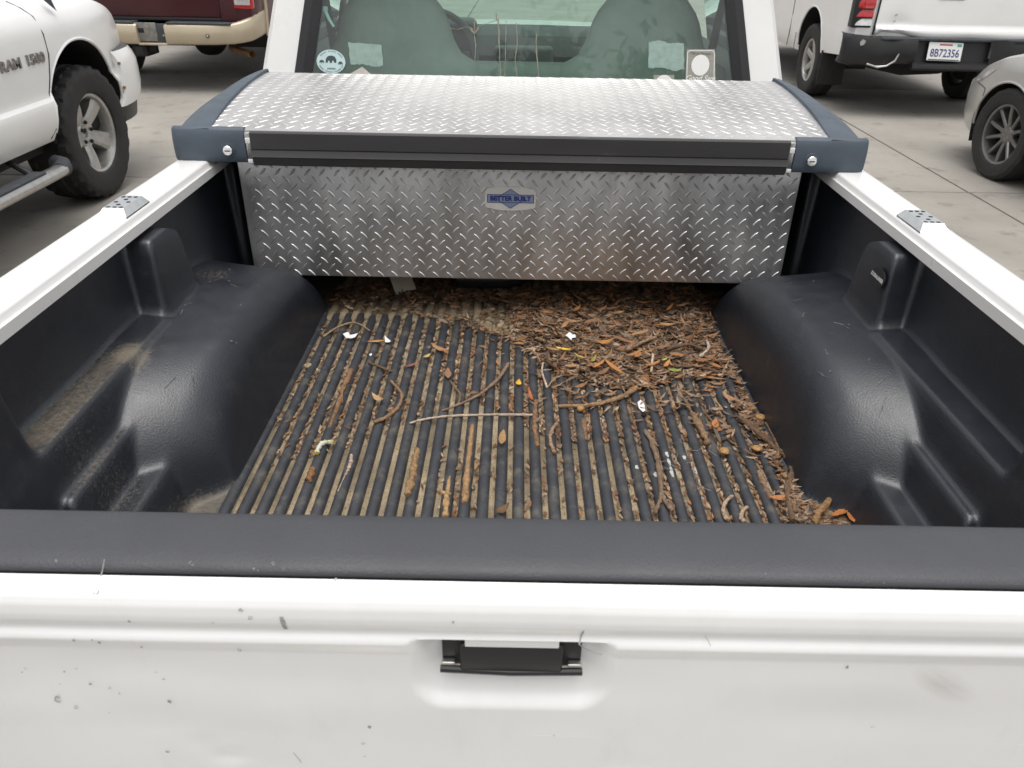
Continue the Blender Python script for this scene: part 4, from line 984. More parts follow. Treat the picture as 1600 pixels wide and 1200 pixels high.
# ---- white pickup on the right with crumpled black bumper and licence plate
tcx, tcy = 3.965, 10.22
tc = thing('pickup_truck', 'white pickup with crumpled black rear bumper, red tail light and licence plate', 'pickup truck', (tcx, tcy, 0), rz=math.radians(-1.2))
def tW(y): return .915 - (.05 * ((-2.45 - y) / .15) ** 2 if y < -2.45 else 0) - (.3 * ((y - 2.2) / .4) ** 2 if y > 2.2 else 0)
shell(tc, 'body', 'white_car', -2.6, 2.6, tW, lambda y: float(np.interp(y, [-2.6, .6, 1.2, 2.3, 2.6], [1.30, 1.30, 1.18, 1.10, .9])), lambda y: float(np.interp(y, [-2.6, -1.95, -1.90, -1.05, 2.6], [.52, .47, .46, .385, .385])),
      [(-1.50, .45, .40), (1.70, .45, .40)], lambda z: float(np.interp(z, [.38, .45, .55, .70, .73, .9, 1.1, 1.3], [.05, .02, .005, 0, .004, .004, .02, .05])), [.38, .42, .46, .50, .54, .60, .66, .70, .715, .73, .80, .9, 1.0, 1.1, 1.2, 1.3, 1.4], .0)
# tailgate with rolled, bent lower edge and handle
xs5 = np.linspace(-.70, .72, 72); zs5 = np.array([.675, .680, .690, .700, .715, .730, .745, .76, .78, .80, .83, .88, .94, .97, 1.0, 1.05, 1.12, 1.22, 1.29])
P = []
for z in zs5:
    row = []
    for x in xs5:
        bend = .040 * math.exp(-((x + .55) / .20) ** 2) + .006 * math.sin(x * 9); low = np.interp(z, [.675, .685, .70, .73, .76, .78, 1.3], [.02, -.004, -.020, -.030, -.018, 0, 0])
        crum = .016 * math.sin(x * 38 + z * 55) * math.exp(-((x + .62) / .10) ** 2 - ((z - .70) / .05) ** 2)
        dz = bend * math.exp(-((z - .68) / .06) ** 2) - .018 * (x + .7) / 1.4 * math.exp(-((z - .68) / .06) ** 2)
        row.append((x, -2.615 + low + crum + .015 * math.exp(-((x + .5) / .12) ** 2 - ((z - .80) / .05) ** 2), z + dz))
    P.append(row)
b = MB(); b.grid(np.array(P)); tg2 = lobj(b, 'tailgate', 'white_car', tc, smooth=60)
b = MB(); b.box(-.20, .03, -2.622, -2.60, .992, 1.06, .01); hd = lobj(b, 'tailgate_handle', 'black', tc)
seam(tc, [(-.71, -2.617, .70), (-.705, -2.617, .9), (-.70, -2.617, 1.29)], .008, 'tailgate_gap'); seam(tc, [(.73, -2.617, .70), (.73, -2.617, 1.29)], .006, 'tailgate_gap')
b = MB()
for u, v in ((1412, 24), (1409, 34)):
    c = at(u, v, y=7.59) - np.array([tcx, tcy, 0]); b.poly([(c[0] + .012 * math.cos(w) * (1 + .4 * math.sin(3 * w)), -2.6185, c[2] + .007 * math.sin(w) + .006 * math.cos(w)) for w in np.linspace(0, 2 * math.pi, 10)[:-1]])
lobj(b, 'paint_scrape', 'chip', tc, smooth=0)
for sg in (-1, 1):
    lens = [(.745, .80, 'clear'), (.815, .875, 'red'), (.885, .985, 'red'), (.995, 1.27, 'red')]
    b = MB(); b.box(min(sg * .735, sg * .912), max(sg * .735, sg * .912), -2.61, -2.50, .755, 1.285, .012); tl = lobj(b, 'tail_light', 'black', tc)
    for z0, z1, m_ in lens:
        P = [[(sg * (.742 + .155 * t), -2.618 - .012 * math.sin(math.pi * (.15 + .7 * (z - z0) / (z1 - z0))) + .10 * max(0, t - .55) ** 1.6, z + .0) for t in np.linspace(0, 1.02, 10)] for z in np.linspace(z0 + .03, z1 + .03, 6)]
        b = MB(); b.grid(np.array(P)); o_ = b.obj('lens', m_, None, smooth=60); o_.parent = tl
# bumper
P = []
for x, y, zb_, zt_ in [(-.918, -2.50, .50, .705), (-.940, -2.53, .475, .712), (-.958, -2.58, .462, .715), (-.945, -2.64, .455, .712), (-.88, -2.70, .452, .705), (-.78, -2.72, .45, .698), (-.66, -2.725, .445, .695), (-.55, -2.71, .46, .690), (-.45, -2.735, .465, .690), (-.36, -2.74, .468, .688), (-.33, -2.735, .47, .686)]:
    cr_ = .02 * math.sin(x * 40); P.append([(x, y + d + (cr_ if t < .8 else 0) * math.exp(-((x + .62) / .16) ** 2), zb_ + (zt_ - zb_) * t + .02 * math.sin(x * 23) * math.exp(-((x + .62) / .14) ** 2) * (1 - t)) for t, d in ((0, .06), (.04, .02), (.2, 0), (.5, -.006), (.8, 0), (.95, .015), (1, .06))])
b = MB(); b.grid(np.array(P)); b.add([p for p in P[-1]], [tuple(range(7))]); lobj(b, 'bumper_end', 'black', tc, smooth=45)
P = [[(-x, y if abs(x) > .5 else -2.735, z) for x, y, z in r_] for r_ in [[(q[0], q[1], q[2]) for q in r] for r in P]]
b = MB(); b.grid(np.array(P)); lobj(b, 'bumper_end', 'black', tc, smooth=45)
b = MB(); b.box(-.66, .95, -2.72, -2.60, .668, .690, .006); lobj(b, 'bumper_top_pad', 'pad', tc)
b = MB(); b.prism([(-2.62, .69), (-2.66, .685), (-2.685, .50), (-2.76, .470), (-2.765, .445), (-2.74, .425), (-2.62, .43)], -.345, .345, 'x'); lobj(b, 'plate_step', 'black', tc, smooth=20)
b = MB(); b.prism([(-.62, .40), (-.30, .34), (.05, .36), (.3, .43), (.3, .55), (-.62, .55)], -2.45, -2.05, 'y'); lobj(b, 'tow_crossmember', 'dark', tc)
b = MB(); b.lathe([(-.10, .10), (-.11, .28), (-.05, .34), (.05, .34), (.10, .28), (.10, .10)], 28, 'z', (-.05, -1.95, .50)); lobj(b, 'spare_wheel', 'dark', tc)
# hanging torn bracket
b = MB(); b.tube([(-.74, -2.71, .47), (-.64, -2.72, .445), (-.56, -2.715, .455), (-.50, -2.73, .50), (-.48, -2.735, .56)], [.010, .012, .008, .010, .006], 6); lobj(b, 'torn_bracket', 'steel', tc)
b = MB(); b.add([(-.84, -2.735, .62), (-.81, -2.737, .63), (-.80, -2.737, .66), (-.83, -2.735, .675), (-.85, -2.733, .65)], [(0, 1, 2, 3, 4)]); lobj(b, 'bumper_scrape', 'chip', tc, smooth=0)
# licence plate, hung slightly tilted
pc_ = Vector((-.07, -2.715, .583)); pex = Vector((1, 0, -.02)).normalized(); pey = Vector((0, .16, 1)).normalized(); pez = pex.cross(pey)
def pl(a, d, o=0): return pc_ + pex * a + pey * d + pez * o
b = MB(); b.poly([pl(a, d) for a, d in ((-.152, -.070), (-.146, -.076), (.146, -.076), (.152, -.070), (.152, .070), (.146, .076), (-.146, .076), (-.152, .070))], .002, pez); lp_ = lobj(b, 'licence_plate', 'stickerwhite', tc, smooth=0)
def pobj(b, n, m):
    o = b.obj(n, m, None, smooth=0, recalc=False); o.parent = lp_; return o
pobj(text_mb('8B72356', .092, frame(pl(0, -.016, .0035), pex, pey, pez), bold=.0012, xs=.80), 'plate_number', 'blue')
b = MB(); b.add([pl(a, d, .003) for a, d in ((-.06, .050), (.06, .050), (.055, .062), (-.055, .062))], [(0, 1, 2, 3)]); pobj(b, 'plate_script', 'red')
b = MB(); b.add([pl(a, d, .003) for a, d in ((.10, .042), (.14, .042), (.14, .066), (.10, .066))], [(0, 1, 2, 3)]); pobj(b, 'plate_tab', MT.setdefault('teal', mat('teal_print', (.10, .35, .32), .5)))
b = MB(); b.add([pl(a, d, .003) for a, d in ((-.14, -.073), (.14, -.073), (.14, -.064), (-.14, -.064))], [(0, 1, 2, 3)]); pobj(b, 'plate_strip', 'print')
b = MB(); b.box(-.78, .78, -2.4, 2.2, .40, .55, .02); lobj(b, 'chassis', 'dark', tc)
for sg in (-1, 1):
    wheel('wheel', tc, (sg * .785, -1.54, .345), .348, .24, .205, 'six', sg < 0, seg=50); wheel('wheel', tc, (sg * .785, 1.70, .345), .348, .24, .205, 'six', sg < 0, seg=30)
    b = MB(); b.box(sg * .785 - .13, sg * .785 + .13, -1.985, -1.965, .17, .49, .006); lobj(b, 'mud_flap', 'tyre', tc)
sd_ = [(-(.915 - .003) - .0005, y, z) for y, z in ((-.77, .40), (-.79, .55), (-.80, .72), (-.79, 1.0), (-.77, 1.28))]; seam(tc, sd_, .004)
seam(tc, [(-.917, -1.06, .40), (-.917, -1.05, .56)], .003)
greenhouse(tc, 'white_car', -.6, 1.5, 1.28, 1.80, .78, .62, .7, .12)

# ---- silver beige saloon on the right edge
sdn = thing('sedan', 'silver beige sedan front corner with multi spoke grey alloy wheel', 'car', (4.295, 3.98, 0), rz=math.radians(4))
def sW(y):
    w = .90
    if y > 1.55: w -= .30 * ((y - 1.55) / .87) ** 2.4
    if y < -1.8: w -= .2 * ((-1.8 - y) / .6) ** 2
    return w
shell(sdn, 'body', 'sedan', -2.4, 2.42, sW, lambda y: float(np.interp(y, [-2.4, -1.5, .6, 1.0, 1.4, 1.75, 1.95, 2.05, 2.10, 2.25, 2.38, 2.42], [.85, .97, .95, .90, .835, .755, .68, .615, .58, .55, .50, .42])), lambda y: float(np.interp(y, [-2.4, -1.9, 1.2, 1.9, 2.42], [.35, .2, .18, .225, .24])), [(1.55, .30, .335), (-1.15, .30, .335)],
      lambda z: float(np.interp(z, [.18, .24, .32, .45, .58, .62, .75, .82, .9], [.07, .045, .012, 0, .008, .012, .03, .07, .12])), [.18, .21, .24, .28, .32, .38, .45, .5, .55, .58, .6, .62, .65, .69, .73, .77, .8, .84, .88, .92, .96], .05)
def hp(y, z): return -(sW(y) - float(np.interp(z, [.18, .24, .32, .45, .58, .62, .75, .82, .9], [.07, .045, .012, 0, .008, .012, .03, .07, .12])))
b = MB(); b.grid(np.array([[(hp(y, z0 + (z1 - z0) * t) - .004, y, z0 + (z1 - z0) * t) for t in np.linspace(0, 1, 5)] for y, z0, z1 in ((1.80, .675, .69), (1.87, .630, .665), (1.95, .59, .635), (2.02, .575, .60), (2.06, .565, .575))])); lobj(b, 'headlight', 'clear', sdn, smooth=60)
seam(sdn, [(hp(1.835, .55) - .0005, 1.835, .55), (hp(1.90, .56) - .0005, 1.90, .56), (hp(2.0, .566) - .0005, 2.0, .566)], .003, 'bumper_gap')
seam(sdn, [(hp(1.835, .55) - .0005, 1.835, .55), (hp(1.83, .50) - .0005, 1.83, .50)], .003, 'bumper_gap')
b = MB(); b.box(-.75, .75, -2.1, 1.95, .19, .40, .03); lobj(b, 'underbody', 'dark', sdn)
for sg in (-1, 1):
    wheel('wheel', sdn, (sg * .775, 1.535, .300), .303, .215, .197, 'ten', sg < 0, rim_m='alloy_dark', tread=.003, seg=60); wheel('wheel', sdn, (sg * .78, -1.15, .300), .303, .205, .215, 'ten', sg < 0, rim_m='alloy_dark', tread=.003, seg=30)
greenhouse(sdn, 'sedan', -1.9, 1.0, .90, 1.42, .74, .55, .9, .7)

# ------------------------------------------------------------------ trees behind the camera (mirrored in the rear window)
def tree(label, x, y, h, r, seed, n=2600):
    rs = np.random.RandomState(seed)
    t = thing('leafy_tree', label, 'tree', (x, y, 0), 'trees mirrored in the rear window')
    b = MB(); rg = random.Random(seed)
    b.tube([(0, 0, 0), (.08, .05, h * .25), (-.05, 0, h * .5), (.05, .05, h * .8)], [.16, .13, .09, .03], 10)
    tips = []
    for k in range(9):
        a = rg.uniform(0, 6.28); z0 = h * rg.uniform(.25, .6); e = (math.cos(a) * r * .7, math.sin(a) * r * .7, z0 + h * rg.uniform(.1, .35)); b.tube([(0, 0, z0), (e[0] * .5, e[1] * .5, (z0 + e[2]) / 2 + .1), e], [.06, .04, .015], 6); tips.append(e)
    o = b.obj('trunk', 'bark', None); o.parent = t
    cen = np.array(tips + [(0, 0, h * .85), (0, 0, h * .6), (.3, 0, h * .95)])
    c = cen[rs.randint(len(cen), size=n)] + rs.randn(n, 3) * np.array([r * .26, r * .26, h * .075])
    a = rs.randn(n, 3); a /= np.linalg.norm(a, axis=1)[:, None]; q = np.cross(a, rs.randn(n, 3)); q /= np.linalg.norm(q, axis=1)[:, None]
    s = rs.uniform(.07, .15, (n, 1)); V = np.stack([c - a * s * 1.4, c - q * s * .6, c + a * s * 1.4, c + q * s * .6], 1).reshape(-1, 3)
    b = MB(); b.add(V.tolist(), np.arange(4 * n).reshape(-1, 4).tolist()); o = b.obj('crown', 'foliage', None, smooth=0, recalc=False); o.parent = t
tree('rounded leafy tree mirrored behind the right seat', 2.35, -11.0, 5.3, 1.1, 21)
tree('slender leafy tree mirrored between the two seats', .55, -12.5, 6.2, 1.0, 22)

# ------------------------------------------------------------------ leaves, twigs and rubbish on the bed floor
RT = FZ + .0117                       # rib tops
PAL = [(.15, .085, .040), (.19, .115, .06), (.22, .15, .09), (.11, .07, .045), (.27, .20, .135), (.075, .048, .032), (.30, .245, .185), (.18, .15, .12), (.26, .13, .05)]
def wcol(r_, base, j=.25): k = .88 * (1 + r_.uniform(-j, j)); return (base[0] * k * 1.06, base[1] * k * .94, base[2] * k * .84, 1)
def inpoly(px, py, poly):
    c = np.zeros(px.shape, bool); n = len(poly)
    for i in range(n):
        (x0, y0), (x1, y1) = poly[i], poly[(i + 1) % n]
        cond = ((y0 > py) != (y1 > py)) & (px < (x1 - x0) * (py - y0) / (y1 - y0 + 1e-12) + x0); c ^= cond
    return c
def edge_dist(px, py, poly):
    d = np.full(px.shape, 9.0); n = len(poly)
    for i in range(n):
        a = np.array(poly[i]); e = np.array(poly[(i + 1) % n]) - a; t = np.clip(((px - a[0]) * e[0] + (py - a[1]) * e[1]) / e.dot(e), 0, 1)
        d = np.minimum(d, np.hypot(px - a[0] - t * e[0], py - a[1] - t * e[1]))
    return d
pileA = [tuple(at(u, v, z=RT)[:2]) for u, v in ((795, 452), (870, 444), (990, 447), (1130, 450), (1140, 520), (1158, 585), (1105, 590), (1060, 590), (1000, 606), (930, 600), (890, 588), (848, 566), (822, 548), (806, 515))]
def mound(x, y):
    x = np.asarray(x, float); y = np.asarray(y, float)
    d = np.where(inpoly(x, y, pileA), edge_dist(x, y, pileA), 0)
    return .017 * sstep(d / .10) * (1 - .55 * sstep((y - 1.82) / .12))
# litter bed under the leaves
gx_ = np.arange(-.06, .60, .008); gy_ = np.arange(1.36, 2.12, .008); A_, B_ = np.meshgrid(gx_, gy_)
hz = mound(A_, B_); hz = np.where(hz > .0005, hz + (vnoise(hz.shape, (60, 55), NR) - .5) * .006, -.02)
b = MB(); P = np.stack([A_, B_, FZ + .002 + hz], -1); idx = np.arange(A_.size).reshape(A_.shape)
f = np.stack([idx[:-1, :-1], idx[:-1, 1:], idx[1:, 1:], idx[1:, :-1]], -1).reshape(-1, 4); hv = hz.ravel(); f = f[(hv[f] > .002).all(1)]
b.add(P.reshape(-1, 3).tolist(), f.tolist())
lv = len(b.v); cols = [(.075, .055, .038, 1)] * lv
rl = random.Random(99)
def leaflet(b, cols, p, ang, L, w, curl, roll, col, tilt=0.0):
    """small curled leaf or chip: tapered strip bent along its length"""
    ca, sa = math.cos(ang), math.sin(ang)
    V = []
    for t, k in ((0, .12), (.3, .85), (.65, 1.0), (1, .06)):
        s = (t - .5) * L; z = curl * L * (4 * (t - .5) ** 2) + tilt * s
        for q in (-1, 1):
            o = q * w * k * .5; V.append((p[0] + ca * s - sa * o, p[1] + sa * s + ca * o, p[2] + z + roll * o))
    b.add(V, [(0, 1, 3, 2), (2, 3, 5, 4), (4, 5, 7, 6)]); cols.extend([col] * 8)
def scatter(n, poly_px, zf, Lr, wr, valley=0.0, dens=None, pal=PAL, zspread=.006):
    us = [p[0] for p in poly_px]; vs = [p[1] for p in poly_px]; k = 0
    U = NR.uniform(min(us), max(us), n * 4); V = NR.uniform(min(vs), max(vs), n * 4); ok = inpoly(U, V, poly_px)
    for u, v in zip(U[ok], V[ok]):
        if k >= n: break
        if dens and rl.random() > dens(u, v): continue
        k += 1
        x, y, _ = at(u, v, z=RT)
        if rl.random() < valley:
            i = round((x - XC + .5) / .03125 - .5); x = XC - .5 + (i + .5) * .03125 + rl.uniform(-.005, .005); z = FZ + .0015
            ang = math.pi / 2 + rl.gauss(0, .35)
        else:
            z = None; ang = rl.uniform(0, math.pi)
            if rl.random() < .5: ang = rl.gauss(0, .6)
        h = float(mound(x, y)); hx_ = abs(x - XC)
        if hx_ > .49: z = max(z or 0, FZ + .004)
        zz = max(z if z is not None else RT, FZ + .002 + h + .001) + rl.uniform(.001, zspread)
        c_ = wcol(rl, rl.choice(pal), .35)
        inv = z is not None and h < .004; zz = (FZ + rl.uniform(.002, .007)) if inv else zz
        leaflet(b, cols, (x, y, zz), ang, rl.uniform(*Lr), min(rl.uniform(*wr), .006) if inv else rl.uniform(*wr), rl.uniform(-.05, .08) if inv else rl.uniform(-.12, .22), rl.uniform(-.3, .3) if inv else rl.uniform(-.8, .8), c_, rl.gauss(0, .05 if inv else .18))
GREY = PAL + [(.25, .185, .125), (.18, .125, .085), (.32, .25, .18), (.12, .08, .055), (.10, .06, .038), (.15, .08, .04), (.20, .10, .045)]
scatter(5200, [(800, 452), (990, 445), (1138, 452), (1140, 520), (1160, 590), (1060, 592), (1000, 608), (930, 602), (890, 590), (845, 566), (820, 550), (804, 515)], None, (.010, .030), (.0022, .006), pal=GREY)
scatter(900, [(800, 452), (990, 445), (1138, 452), (1140, 520), (1160, 592), (1060, 596), (1000, 612), (930, 606), (890, 594), (840, 566), (815, 540), (804, 515)], None, (.030, .055), (.005, .010), pal=PAL[:6] + [PAL[8]])
scatter(900, [(500, 455), (560, 445), (800, 442), (800, 475), (600, 470), (510, 472)], None, (.010, .04), (.003, .009), pal=PAL[:4] + [PAL[5]] * 3)
scatter(1500, [(500, 462), (800, 450), (812, 548), (760, 520), (700, 508), (600, 490), (520, 480)], None, (.010, .032), (.003, .008), valley=.72, pal=GREY)
scatter(1300, [(640, 500), (840, 540), (1000, 600), (1180, 590), (1210, 690), (1000, 690), (860, 680), (700, 600)], None, (.008, .026), (.003, .0075), valley=.97, pal=GREY)
scatter(700, [(480, 500), (640, 500), (700, 620), (560, 690), (420, 720)], None, (.006, .02), (.002, .006), valley=.98, pal=GREY)
scatter(500, [(700, 690), (1200, 690), (1260, 810), (640, 800)], None, (.006, .022), (.003, .006), valley=1.0, pal=GREY, dens=lambda u, v: .35 + .65 * (u > 980))
scatter(170, [(830, 560), (1000, 605), (1170, 590), (1215, 700), (1180, 720), (1060, 650), (900, 640), (840, 600)], None, (.012, .04), (.003, .008), pal=PAL)
scatter(420, [(1150, 590), (1172, 600), (1245, 745), (1228, 760), (1150, 640)], None, (.008, .03), (.003, .008), pal=GREY)
scatter(900, [(1222, 742), (1262, 765), (1300, 785), (1345, 812), (1300, 818), (1235, 816)], None, (.010, .04), (.003, .008), pal=GREY)
scatter(130, [(455, 530), (478, 500), (482, 520), (400, 680), (390, 680)], None, (.006, .018), (.004, .008), pal=GREY)
litter = b.obj('leaf_litter', 'leaf', None, smooth=0, attrs={'Col': ('FLOAT_COLOR', cols)}, recalc=False)
tag(litter, 'brown drift of dry leaf litter and bark crumbs on the ribbed bed floor', 'leaf litter', kind='stuff')

# twigs
def twig(name, label, px, rad, base, z=None, bump=.25, group=None, m='wood', extra=None, arch=0.0, cat='twig'):
    r_ = random.Random(hash(label) & 0xffff if False else sum(map(ord, label)))
    b = MB()
    def run(px, rad):
        rd = rad if isinstance(rad, (tuple, list)) else (rad, rad)
        W_ = [at(u, v, z=RT + max(rd)) for u, v in px]
        n = len(W_); P = []; k = 7
        for i in range(n - 1):
            p0, p1, p2, p3 = W_[max(i - 1, 0)], W_[i], W_[i + 1], W_[min(i + 2, n - 1)]
            for t in np.arange(k) / k: P.append(.5 * (2 * p1 + (p2 - p0) * t + (2 * p0 - 5 * p1 + 4 * p2 - p3) * t ** 2 + (3 * p1 - p0 - 3 * p2 + p3) * t ** 3))
        P.append(W_[-1]); N = len(P); R = []
        for i in range(N):
            t = i / (N - 1); rr_ = rd[0] + (rd[1] - rd[0]) * t; R.append(rr_ * (1 + r_.uniform(-bump, bump) * .6) * (.75 if i in (0, N - 1) else 1))
            zz = (RT + rr_ * .95 if z is None else z + rr_) + float(mound(P[i][0], P[i][1])) * (1 if z is None else 0) + arch * math.sin(math.pi * t)
            P[i] = (P[i][0] + r_.uniform(-1, 1) * rr_ * .15, P[i][1] + r_.uniform(-1, 1) * rr_ * .15, zz)
        b.tube(P, R, 8, jit=.14, rng=r_)
    run(px, rad)
    for e in (extra or []): run(*e)
    cols = []
    for p in b.v: cols.append(wcol(r_, base, .22))
    o = b.obj(name, m, None, smooth=50, attrs={'Col': ('FLOAT_COLOR', cols)}, origin=b.v[0])
    return tag(o, label, cat, group)
GT = 'twigs scattered on the bed floor'
TAN, BRN, DRK, PAL_, ORG = (.33, .24, .15), (.20, .125, .07), (.12, .08, .05), (.46, .40, .34), (.30, .15, .06)
VZ = FZ + .0065
twig('twig', 'arched tan twig by the left wheel housing', [(505, 526), (530, 510), (555, 504), (578, 516)], (.0028, .0018), TAN, group=GT)
twig('twig', 'short knotted dark twig across two ribs', [(576, 566), (594, 573), (604, 578), (613, 580)], (.003, .0035), DRK, group=GT, bump=.7)
twig('twig', 'hooked brown twig bent back on itself', [(610, 594), (622, 607), (628, 618), (622, 636), (606, 650), (584, 660)], (.0030, .0042), (.24, .16, .095), group=GT)
twig('bark_strip', 'long rough bark strip lying in a groove beside the left ribs', [(549, 574), (537, 602), (528, 629), (514, 665)], (.0065, .0045), BRN, z=VZ, bump=.8, group=GT, cat='bark')
twig('twig', 'long straight pale grey twig laid across the ribs', [(640, 661), (662, 655), (700, 650), (760, 648), (832, 648)], (.0022, .0030), PAL_, group=GT, bump=.12)
twig('twig', 'slender brown twig slanting over five ribs', [(690, 641), (722, 629), (750, 615), (778, 592), (795, 567)], (.0022, .0042), (.22, .16, .11), group=GT)
twig('twig', 'short forked stem tucked below the tan leaf', [(703, 594), (712, 606), (719, 617), (716, 632)], (.0018, .0026), BRN, group=GT)
twig('twig', 'thin pale U shaped stem at the edge of the leaf drift', [(858, 556), (849, 566), (847, 580), (851, 594), (855, 606)], (.0020, .0026), PAL_, group=GT, bump=.1)
twig('twig', 'thin tan stem arching beside the pale U shaped stem', [(857, 604), (864, 594), (878, 587), (903, 585)], (.0014, .0014), (.36, .27, .17), group=GT, bump=.1)
twig('branch', 'thick curved bare branch along the front of the leaf drift', [(872, 633), (912, 633), (940, 629), (968, 621), (996, 605)], (.0038, .0058), (.27, .18, .10), group=GT, cat='branch')
twig('twig', 'dark rough stick standing out of the groove end by the pale twig', [(838, 622), (836, 645), (836, 668), (841, 695)], (.0045, .0055), BRN, z=VZ, bump=.5, group=GT)
twig('twig', 'curved grey brown twig with orange broken tip', [(871, 659), (862, 672), (860, 690), (867, 708)], (.0030, .0042), (.28, .20, .13), group=GT)
twig('stick', 'thick bark stick with split lower end near the tailgate', [(652, 697), (647, 722), (643, 745), (637, 770)], (.0058, .0072), (.28, .19, .10), z=VZ, bump=.4, group=GT, cat='stick')
twig('stick', 'thick straight stick with clean cut end near the tailgate', [(738, 660), (734, 700), (729, 745), (726, 782)], (.0050, .0062), (.30, .20, .11), z=VZ, bump=.3, group=GT, cat='stick')
twig('stick', 'knobbed tan stick running under the tailgate edge', [(703, 738), (699, 762), (697, 782), (696, 806)], (.0030, .0064), (.36, .25, .13), z=VZ, bump=.3, group=GT, extra=[([(690, 764), (697, 769), (704, 768)], (.003, .003))], cat='stick')
twig('twig', 'white and yellow lichen covered bent twig', [(495, 708), (499, 697), (508, 691), (522, 691)], (.0048, .0045), PAL_, m='lichen', group=GT, bump=.5)
twig('stick', 'stubby brown stick piece below the lichen twig', [(489, 728), (485, 738), (480, 748)], (.0060, .0068), (.20, .11, .05), z=VZ, group=GT, bump=.3, cat='stick')
twig('twig', 'pale peeling twig curving along a left groove', [(549, 708), (547, 722), (539, 740), (527, 765)], (.0040, .0025), (.38, .32, .26), z=VZ, group=GT, bump=.4)
twig('twig', 'grey crescent twig beside the twin small crescent', [(1145, 774), (1134, 784), (1130, 798), (1137, 813)], (.0032, .0042), (.36, .29, .22), group=GT)
twig('twig', 'small grey crescent twig tucked against the tailgate', [(1168, 791), (1160, 799), (1158, 808), (1163, 816)], (.0032, .0042), (.36, .29, .22), group=GT)
twig('twig', 'Y shaped forked twig on the right side ribs', [(1008, 672), (1022, 700), (1030, 735), (1033, 768), (1030, 785), (1023, 801)], (.0048, .0034), (.19, .14, .10), group=GT, bump=.5, extra=[([(1033, 768), (1041, 786), (1052, 798)], (.0045, .0036))])
twig('root', 'long dark root winding along the right wheel housing', [(1153, 650), (1178, 669), (1207, 695), (1232, 718), (1237, 739), (1230, 762), (1234, 790), (1239, 814)], (.0048, .0060), DRK, group=GT, bump=.4, cat='root')
twig('twig', 'thin dark root running beside the long winding root', [(1196, 660), (1208, 680), (1215, 698), (1228, 712)], (.003, .0035), (.16, .105, .065), group=GT, bump=.4)
twig('stick', 'smooth brown stick leaning out of the rear corner litter', [(1301, 776), (1290, 790), (1279, 803), (1272, 817)], (.0055, .0062), (.24, .15, .07), group=GT, arch=.004, cat='stick')
twig('twig', 'grey brown root half buried in the leaf drift', [(978, 557), (995, 548), (1010, 541), (1024, 536)], (.0055, .004), (.25, .18, .12), group=GT, bump=.4)
twig('twig', 'dark curved root near the right wheel housing inside the drift', [(1039, 556), (1060, 550), (1078, 549), (1096, 555)], (.0045, .0045), DRK, group=GT, bump=.4)
twig('twig', 'pale grey hooked bark curl in the drift', [(1103, 538), (1106, 549), (1101, 558), (1092, 565)], (.003, .004), (.40, .36, .31), group=GT, bump=.4)
twig('twig', 'short cream splinter upright in the front of the drift', [(1019, 563), (1018, 573), (1017, 584)], (.0030, .0028), (.52, .45, .34), group=GT, bump=.1)
twig('twig', 'thin yellow stem in the shade of the tool box', [(463, 459), (475, 460), (486, 457), (493, 451)], (.0022, .0016), (.34, .28, .14), group=GT, bump=.1)
twig('twig', 'long dark stem lying deep in the drift by the box', [(1055, 575), (1085, 576), (1115, 580), (1150, 590)], (.0035, .003), DRK, group=GT, bump=.4)
twig('bark_strip', 'rusty bark strip filling a right hand groove', [(1080, 640), (1095, 665), (1108, 690)], (.0065, .006), (.22, .15, .09), z=VZ, bump=.8, group=GT, cat='bark')
twig('bark_strip', 'split bark strip below the orange bark flake', [(1186, 735), (1196, 755), (1206, 775)], (.007, .005), (.21, .15, .10), z=VZ, bump=.8, group=GT, cat='bark')
twig('bark_strip', 'crumbling bark strip ending in a round nut', [(912, 652), (914, 668), (917, 684)], (.0050, .0038), (.20, .13, .08), z=VZ, bump=.8, group=GT, cat='bark')

# single leaves that stand out
def leaf(label, u, v, deg, L, w, col, curl=.12, roll=.5, dz=.003, group=None, parts=None, fold=.35, cat='leaf'):
    x, y, _ = at(u, v, z=RT + dz); r_ = random.Random(int(u * 7 + v)); zz = RT + dz + float(mound(x, y)) + curl * L * .3; V = []; F = []
    for (dg, LL) in (parts or [(deg, L)]):
        ca, sa = math.cos(math.radians(dg)), math.sin(math.radians(dg)); o = len(V)
        st = [(0, .10), (.15, .55), (.35, .95), (.55, 1), (.75, .75), (.9, .38), (1, .04)]
        for t, k in st:
            s = (t - (.5 if not parts else 0)) * LL; z = curl * LL * (4 * (t - .45) ** 2) * (1 if not parts else .5)
            for q in (-1, 0, 1):
                off = q * w * k * .5 * (1 + r_.uniform(-.12, .12)); V.append((x + ca * s - sa * off, y + sa * s + ca * off, zz + z + abs(q) * fold * w * k * .5 + roll * off * .3))
        for i in range(len(st) - 1):
            for j in range(2): F.append((o + i * 3 + j, o + i * 3 + j + 1, o + i * 3 + j + 4, o + i * 3 + j + 3))
    b = MB(); b.add(V, F); cols = [wcol(r_, col, .15) for _ in V]
    return tag(b.obj('leaf', 'leaf', None, smooth=60, attrs={'Col': ('FLOAT_COLOR', cols)}, recalc=False, origin=(x, y, zz)), label, cat, group)
GL = 'dry leaves that stand out of the litter'
leaf('orange brown leaf with three spread leaflets in the rear right corner', 1325, 796, 0, 0, .013, (.36, .14, .035), parts=[(-150, .042), (-95, .036), (-35, .048)], curl=.1, group=GL)
leaf('long orange leaf pair forming a peak on the drift', 944, 572, 0, 0, .010, (.40, .19, .06), parts=[(-125, .05), (-62, .075)], curl=.1, group=GL)
leaf('bright yellow strip of leaf on the drift', 880, 553, -20, .040, .007, (.72, .50, .02), curl=.1, group=GL)
leaf('yellow green leaf stalk trailing from the yellow strip', 906, 565, -42, .040, .004, (.42, .36, .06), curl=.1, group=GL)
